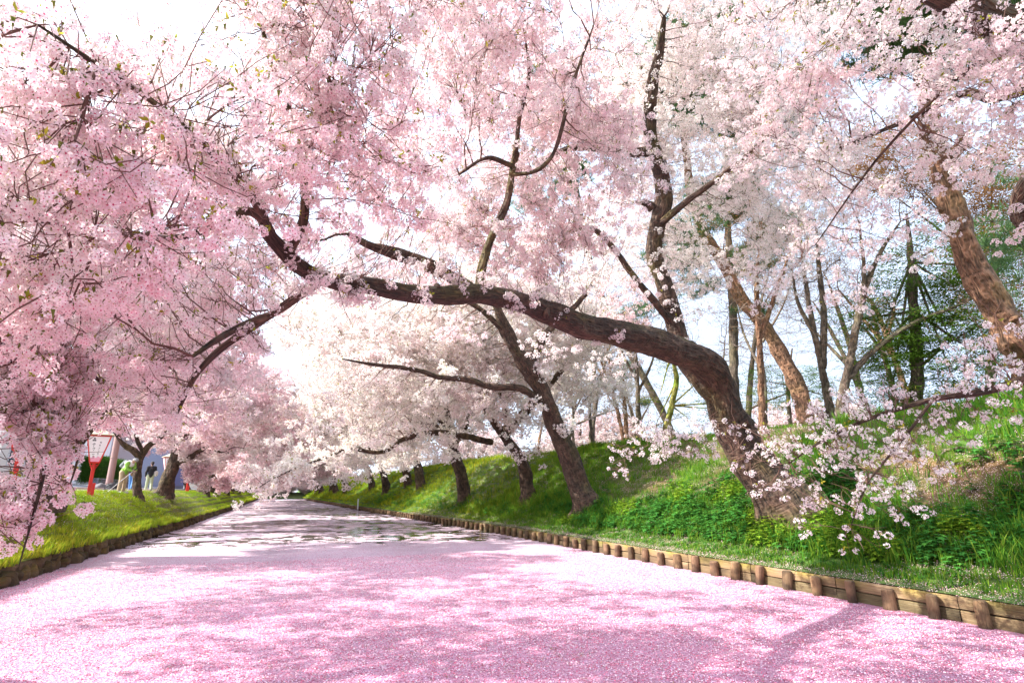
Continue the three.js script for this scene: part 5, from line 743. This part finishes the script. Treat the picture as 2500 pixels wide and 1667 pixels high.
{ // hedge on its low wall
  const z = -57, x = -13.4, y = leftGround(x, z), w = thing('garden_wall', 'low grey stone wall under the clipped green hedge', 'wall', V(x, y, z));
  for (let k = 0; k < 7; k++) mesh('block', box(.42, .58, 1.36, .03), std(0.26 + .03 * (k % 3), 0.26, 0.31, 0.85), w).position.set(0, .2, (k - 3) * 1.38);
  for (let k = 0; k < 5; k++) mesh('coping', box(.5, .1, 1.93, .02), std(0.34, 0.33, 0.36, 0.8), w).position.set(0, .545, (k - 2) * 1.94);
  const h = thing('hedge', 'dense clipped green hedge behind the red lantern post', 'hedge', V(x - .5, y + .3, z)), R = rng(801), ms = [], cs = [];
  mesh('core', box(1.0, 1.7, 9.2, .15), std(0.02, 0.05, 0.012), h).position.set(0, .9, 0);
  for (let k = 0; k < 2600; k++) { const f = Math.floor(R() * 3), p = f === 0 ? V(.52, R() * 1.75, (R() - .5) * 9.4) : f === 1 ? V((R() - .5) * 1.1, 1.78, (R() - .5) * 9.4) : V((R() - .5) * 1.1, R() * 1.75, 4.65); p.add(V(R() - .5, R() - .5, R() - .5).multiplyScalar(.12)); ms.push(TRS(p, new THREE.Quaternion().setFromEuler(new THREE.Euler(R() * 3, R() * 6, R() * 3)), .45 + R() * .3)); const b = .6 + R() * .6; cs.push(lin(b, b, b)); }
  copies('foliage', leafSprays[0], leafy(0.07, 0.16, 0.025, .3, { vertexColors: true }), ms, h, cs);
}
{
  const glass = new THREE.MeshStandardMaterial({ color: lin(0.05, 0.07, 0.1), roughness: 0.08 });
  function house(label, pos, w, h, d, wallCol, roofCol, cols, rows, turn = 0) {
    const t = thing('house', label, 'house', pos); t.rotation.y = turn;
    mesh('wall', box(d, h, w, .02), std(...wallCol, .85), t).position.y = h / 2 - .4;
    const R = new MB(), o = .5, y = h - .4, a = [[-d / 2 - o, y, -w / 2 - o], [d / 2 + o, y, -w / 2 - o], [d / 2 + o, y, w / 2 + o], [-d / 2 - o, y, w / 2 + o]].map((p) => R.v(...p)), a2 = [[-d / 2 - o, y + .15, -w / 2 - o], [d / 2 + o, y + .15, -w / 2 - o], [d / 2 + o, y + .15, w / 2 + o], [-d / 2 - o, y + .15, w / 2 + o]].map((p) => R.v(...p)), r0 = R.v(0, y + d * .28, -w / 2 - o + .8), r1 = R.v(0, y + d * .28, w / 2 + o - .8);
    for (let k = 0; k < 4; k++) { const j = (k + 1) % 4; R.t(a[k], a[j], a2[k]); R.t(a2[k], a[j], a2[j]); } R.t(a[0], a[1], a[2]); R.t(a[0], a[2], a[3]); R.t(a2[0], a2[1], r0); R.t(a2[1], a2[2], r1); R.t(a2[1], r1, r0); R.t(a2[2], a2[3], r1); R.t(a2[3], a2[0], r0); R.t(a2[3], r0, r1);
    mesh('roof', R.build(true), std(...roofCol, .7), t);
    for (let i = 0; i < cols; i++) for (let j = 0; j < rows; j++) for (const f of [0, 1]) { const f2 = f === 0, ww = mesh('window', box(f2 ? .12 : 1.3, 1.25, f2 ? 1.3 : .12, .015), std(.55, .55, .56, .6), t), span = f2 ? w : d, at = ((i + .5) / cols - .5) * span * .9; ww.position.set(f2 ? d / 2 : at, 1.5 + j * 2.7, f2 ? at : w / 2); const g = mesh('pane', box(f2 ? .05 : 1.14, 1.09, f2 ? 1.14 : .05, .01), glass, ww); g.position.set(f2 ? .05 : 0, 0, f2 ? 0 : .05); }
    return t;
  }
  house('pale grey house with a dark roof behind the hedge across the road', V(-21, leftGround(-21, -74), -74), 13, 5.6, 9, [.5, .5, .56], [.1, .1, .12], 4, 2);
  house('off white two storey house across the road at the left edge', V(-21, leftGround(-21, -50), -50), 9, 5.8, 8, [.62, .58, .53], [.16, .11, .09], 3, 2);
  house('cream house with a brown roof far along the street beyond the lanterns', V(-15.5, leftGround(-15.5, -124), -124), 16, 6, 9, [.58, .54, .46], [.2, .12, .08], 5, 2);
  house('grey white house at the far bend of the street', V(-13, leftGround(-13, -156), -156), 16, 7, 10, [.5, .5, .52], [.13, .13, .15], 5, 2);
  const t = thing('storefront', 'building faced with ribbed blue panels beyond the walking people', 'building', V(-17.5, leftGround(-17.5, -92), -92)), R = rng(5);
  mesh('wall', box(7, 6.5, 14, .03), std(.22, .25, .36, .8), t).position.y = 3;
  for (let k = 0; k < 24; k++) mesh('panel', box(.06, 5.2, .5, .012), std(.11 + R() * .02, .17 + R() * .02, .46 + R() * .05, .5), t).position.set(3.53, 2.7, -6.4 + k * .55);
  mesh('fascia', box(.3, .7, 14.1, .03), std(.5, .5, .54), t).position.set(3.6, 5.7, 0); mesh('door', box(.1, 2.1, 1.1, .02), std(.2, .2, .24), t).position.set(3.58, 1.0, 4);
}
{
  const p = onGround(873, 1236, rightGround) ?? V(8, 0.5, -60), t = thing('marker_post', 'short white marker post standing at the water edge of the right bank', 'post', p);
  mesh('shaft', new THREE.LatheGeometry([[.07, -.3], [.07, .68], [.06, .72], [0, .735]].map(([a, b]) => new THREE.Vector2(a, b)), 14), std(.9, .9, .9, .6), t);
}
{
  const a = onGround(2305, 1108, rightGround), b = onGround(2412, 1106, rightGround), c = onGround(2290, 1140, rightGround), t = thing('fallen_branch', 'bare fallen branch lying on the right bank slope', 'branch', a), L = (p) => p.clone().sub(a).add(V(0, .07, 0));
  const m = new MB(true); m.tube([L(a), L(a.clone().lerp(b, .5)).add(V(0, .06, 0)), L(b)], [.035, .026, .012], 7, { wob: .2 }); mesh('stem', m.build(), barkGrey, t);
  const n = new MB(true); n.tube([L(a.clone().lerp(b, .06)), L(a.clone().lerp(c, .6)).add(V(.05, .05, 0)), L(c)], [.026, .02, .012], 6, { wob: .2 }); mesh('side_shoot', n.build(), barkGrey, t);
}

// ---------------------------------------------------------------- people on the left pavement
function sdf(bones, cell, k = 0.03) {
  const lo = V(1e9, 1e9, 1e9), hi = lo.clone().negate(); for (const [a, b, ra, rb] of bones) for (const [p, r] of [[a, ra], [b, rb]]) { const e = V(r, r, r).addScalar(cell * 2 + k); lo.min(p.clone().sub(e)); hi.max(p.clone().add(e)); }
  const half = Math.max(hi.x - lo.x, hi.y - lo.y, hi.z - lo.z) / 2, c = lo.clone().add(hi).multiplyScalar(.5), n = Math.min(150, Math.ceil(2 * half / cell)), mc = new MarchingCubes(n, new THREE.MeshStandardMaterial(), false, false, 60000), f = mc.field;
  mc.isolation = 0;
  const B = bones.map(([a, b, ra, rb]) => [a.x, a.y, a.z, b.x - a.x, b.y - a.y, b.z - a.z, ra, rb, Math.max(1e-9, a.distanceToSquared(b))]);
  for (let z = 0; z < n; z++) for (let y = 0; y < n; y++) for (let x = 0; x < n; x++) {
    const px = c.x + (x - n / 2) / (n / 2) * half, py = c.y + (y - n / 2) / (n / 2) * half, pz = c.z + (z - n / 2) / (n / 2) * half; let d = 1e3;
    if (px > lo.x && px < hi.x && pz > lo.z && pz < hi.z && py > lo.y && py < hi.y) for (const q of B) { const ux = px - q[0], uy = py - q[1], uz = pz - q[2], t = clamp((ux * q[3] + uy * q[4] + uz * q[5]) / q[8]), e = Math.hypot(ux - q[3] * t, uy - q[4] * t, uz - q[5] * t) - (q[6] + (q[7] - q[6]) * t), h = Math.max(k - Math.abs(d - e), 0) / k; d = Math.min(d, e) - h * h * k * .25; }
    f[x + y * n + z * n * n] = -d;
  }
  mc.update();
  const g = new THREE.BufferGeometry(), P = new Float32Array(mc.positionArray.slice(0, mc.count * 3)); for (let i = 0; i < P.length; i += 3) { P[i] = c.x + P[i] * half; P[i + 1] = c.y + P[i + 1] * half; P[i + 2] = c.z + P[i + 2] * half; }
  g.setAttribute('position', new THREE.BufferAttribute(P, 3)); const w = mergeVertices(g, 1e-5); w.computeVertexNormals(); return w;
}
function person(label, pos, turn, J, look) {
  const t = thing('person', label, 'person', pos); t.rotation.y = turn; const v = (n) => V(...J[n]), out = (n, m, f) => v(n).lerp(v(m), f);
  const head = v('head'), neck = v('neck'), dir = head.clone().sub(neck).normalize(), face = V(...(J.face ?? [0, 0, 1])).normalize(), ear = face.clone().cross(dir).normalize(), at = (a, b, c) => head.clone().addScaledVector(ear, a).addScaledVector(dir, b).addScaledVector(face, c);
  const torso = (e) => [[v('hips'), v('waist'), .125 + e, .115 + e], [v('waist'), v('chest'), .115 + e, .135 + e], [v('shoulderL'), v('shoulderR'), .068 + e, .068 + e], [v('hipL'), v('hipR'), .10 + e, .10 + e]], arms = (e) => ['L', 'R'].flatMap((s) => [[v('shoulder' + s), v('elbow' + s), .058 + e, .045 + e], [v('elbow' + s), v('wrist' + s), .044 + e, .03 + e]]), legs = (e) => ['L', 'R'].flatMap((s) => [[v('hip' + s), v('knee' + s), .088 + e, .058 + e], [v('knee' + s), v('ankle' + s), .056 + e, .038 + e]]), feet = (e) => ['L', 'R'].map((s) => [v('ankle' + s).add(V(0, -.035, -.01)), v('toe' + s), .042 + e, .032 + e]);
  const hands = ['L', 'R'].flatMap((s) => { const w = v('wrist' + s), d = v('hand' + s).sub(w).normalize(), n = Math.abs(d.y) > .8 ? V(s === 'L' ? 1 : -1, 0, 0) : V(0, 1, 0), a = d.clone().cross(n).normalize(), q = (l, x, y) => w.clone().addScaledVector(d, l).addScaledVector(a, x).addScaledVector(n, y), bones = [[q(0, 0, 0), q(.075, -.018, 0), .022, .013], [q(0, 0, 0), q(.075, .018, 0), .022, .013], [q(.02, .03, 0), q(.06, .05, -.015), .011, .009], [q(.06, .05, -.015), q(.085, .045, -.03), .009, .008]]; [[-.028, .036], [-.01, .044], [.009, .042], [.026, .032]].forEach(([x, l]) => { bones.push([q(.075, x, 0), q(.075 + l * .8, x * 1.05, -.012), .009, .0085], [q(.075 + l * .8, x * 1.05, -.012), q(.075 + l * 1.15, x, -.035), .0085, .0075]); }); return [sdf(bones, .0035, .008)]; });
  const headGeo = sdf([[at(0, .03, -.02), at(0, .045, .01), .088, .085], [at(0, -.05, .03), at(0, -.075, .055), .058, .036], [at(0, -.0, .085), at(0, -.028, .108), .012, .016], [at(.078, .0, -.01), at(.082, -.03, -.008), .017, .012], [at(-.078, .0, -.01), at(-.082, -.03, -.008), .017, .012], [at(.03, -.012, .07), at(-.03, -.012, .07), .018, .018], [at(.014, -.052, .088), at(-.014, -.052, .088), .008, .008]], .006, .02);
  mesh('body', mergeGeometries([sdf([...torso(0), ...arms(0), ...legs(0), ...feet(0), [v('chest'), neck, .1, .055], [neck, head, .055, .058]], .018), headGeo, ...hands]), look.skin ?? std(.55, .33, .24, .6), t);
  for (const s of [1, -1]) mesh('eye', new THREE.SphereGeometry(.011, 10, 8), std(.02, .015, .012, .2), t).position.copy(at(.033 * s, .008, .083));
  mesh('hair', sdf([[at(0, .06, -.03), at(0, .07, .015), .092, .088], [at(0, .0, -.055), at(0, -.03, -.06), .075, .06]], .008, .02), look.hair, t);
  mesh('trousers', sdf([[v('hips'), v('waist').lerp(v('hips'), .4), .14, .128], [v('hipL'), v('hipR'), .115, .115], ...['L', 'R'].flatMap((s) => [[v('hip' + s), v('knee' + s), .108, .08], [v('knee' + s), out('ankle' + s, 'knee' + s, .08), .08, .07]])], .014), look.trousers, t);
  mesh('jacket', sdf([...torso(.03).slice(0, 3), ...arms(.02).map(([a, b, c, d], i) => (i % 2 ? [a, a.clone().lerp(b, .92), c, d] : [a, b, c, d])), [v('chest'), neck, .11, .06]], .014), look.jacket, t);
  mesh('shoes', sdf(feet(.014), .009, .02), look.shoes ?? std(.08, .07, .07, .6), t);
  return { t, v, at };
}
const stand = { hips: [0, .93, 0], waist: [0, 1.08, 0], chest: [0, 1.27, 0], neck: [0, 1.46, .01], head: [0, 1.6, .03], hipL: [.085, .9, 0], hipR: [-.085, .9, 0], kneeL: [.11, .49, .03], kneeR: [-.11, .49, .03], ankleL: [.13, .085, 0], ankleR: [-.12, .085, 0], toeL: [.16, .035, .17], toeR: [-.14, .035, .17], shoulderL: [.17, 1.38, 0], shoulderR: [-.17, 1.38, 0], elbowL: [.25, 1.1, -.03], elbowR: [-.25, 1.1, -.03], wristL: [.23, .88, .1], wristR: [-.23, .88, .1], handL: [.22, .8, .13], handR: [-.22, .8, .13] };
const cloth = (r, g, b) => std(r, g, b, .85);
{
  const p = onLeft(292, 1204.5, -7), man = person('person in khaki trousers and a green vest leaning over a thin tripod pole', p, 1.0, { ...stand, waist: [0, 1.06, .06], chest: [0, 1.2, .2], neck: [0, 1.33, .34], head: [0, 1.42, .47], shoulderL: [.17, 1.29, .27], shoulderR: [-.17, 1.29, .27], elbowL: [.22, 1.02, .36], elbowR: [-.24, 1.04, .32], wristL: [.05, .97, .5], wristR: [-.07, .98, .47], handL: [.0, .97, .56], handR: [-.03, .99, .54], face: [0, -.3, 1], toeL: [.2, .035, .16] }, { trousers: cloth(.42, .31, .2), jacket: cloth(.24, .46, .06), hair: cloth(.3, .3, .3), shoes: cloth(.5, .46, .42) });
  mesh('shirt', sdf([[V(0, 1.12, .06), V(0, 1.27, .24), .155, .168], [V(.17, 1.31, .24), V(-.17, 1.31, .24), .1, .1]], .014), cloth(.75, .7, .66), man.t);
  mesh('backpack', sdf([[V(.1, 1.2, -.06), V(.1, 1.38, .1), .1, .09], [V(-.1, 1.2, -.06), V(-.1, 1.38, .1), .1, .09]], .014, .06), cloth(.2, .23, .23), man.t);
  const q = thing('tripod_pole', 'thin pale tripod pole held by the leaning person', 'pole', p.clone()); const h = man.t.localToWorld(V(0, .98, .54)), foot = onLeft(258, 1203, -6.6); man.t.updateMatrixWorld(); const h2 = man.t.localToWorld(V(-.01, 1.0, .53));
  const m = new MB(); m.tube([h2.clone().lerp(foot, -.12).sub(p), foot.clone().sub(p)], [.014, .011], 8); mesh('shaft', m.build(), std(.6, .58, .55, .4), q); const g = new MB(); g.tube([h2.clone().lerp(foot, -.13).sub(p), h2.clone().lerp(foot, .05).sub(p)], [.02, .02], 8); mesh('grip', g.build(), std(.04, .04, .04), q);
}
{
  const walk = { ...stand, kneeL: [.1, .5, .12], ankleL: [.11, .1, .2], toeL: [.12, .04, .36], kneeR: [-.1, .49, -.02], ankleR: [-.11, .12, -.22], toeR: [-.12, .035, -.07], elbowR: [-.27, 1.1, .02], wristR: [-.2, .98, .2], handR: [-.14, .96, .26] };
  const a = person('person in blue jeans and a brown jacket with a dark backpack, walking away', V(-8.1, leftGround(-8.1, -38.5), -38.5), Math.PI - .15, walk, { trousers: cloth(.10, .24, .52), jacket: cloth(.2, .12, .07), hair: cloth(.34, .3, .28) });
  mesh('backpack', sdf([[V(.08, 1.08, -.2), V(.08, 1.36, -.19), .09, .08], [V(-.08, 1.08, -.2), V(-.08, 1.36, -.19), .09, .08]], .014, .06), cloth(.06, .045, .04), a.t);
  const b = person('person in a black jacket and pale green trousers walking behind the stout leaning cherry', V(-7.4, leftGround(-7.4, -39.5), -39.5), Math.PI + .3, walk, { trousers: cloth(.46, .52, .34), jacket: cloth(.025, .025, .03), hair: cloth(.05, .04, .04) });
  mesh('shoulder_bag', sdf([[V(-.26, .98, -.06), V(-.26, 1.1, -.06), .1, .1], [V(-.26, .98, .08), V(-.26, 1.1, .08), .1, .09]], .014, .05), cloth(.72, .68, .62), b.t); mesh('bag_strap', new THREE.TubeGeometry(new THREE.CatmullRomCurve3([V(-.28, 1.16, 0), V(-.2, 1.44, .02), V(-.1, 1.47, .0)]), 16, .014, 6), cloth(.5, .46, .4), b.t);
}
renderer.render(scene, camera);
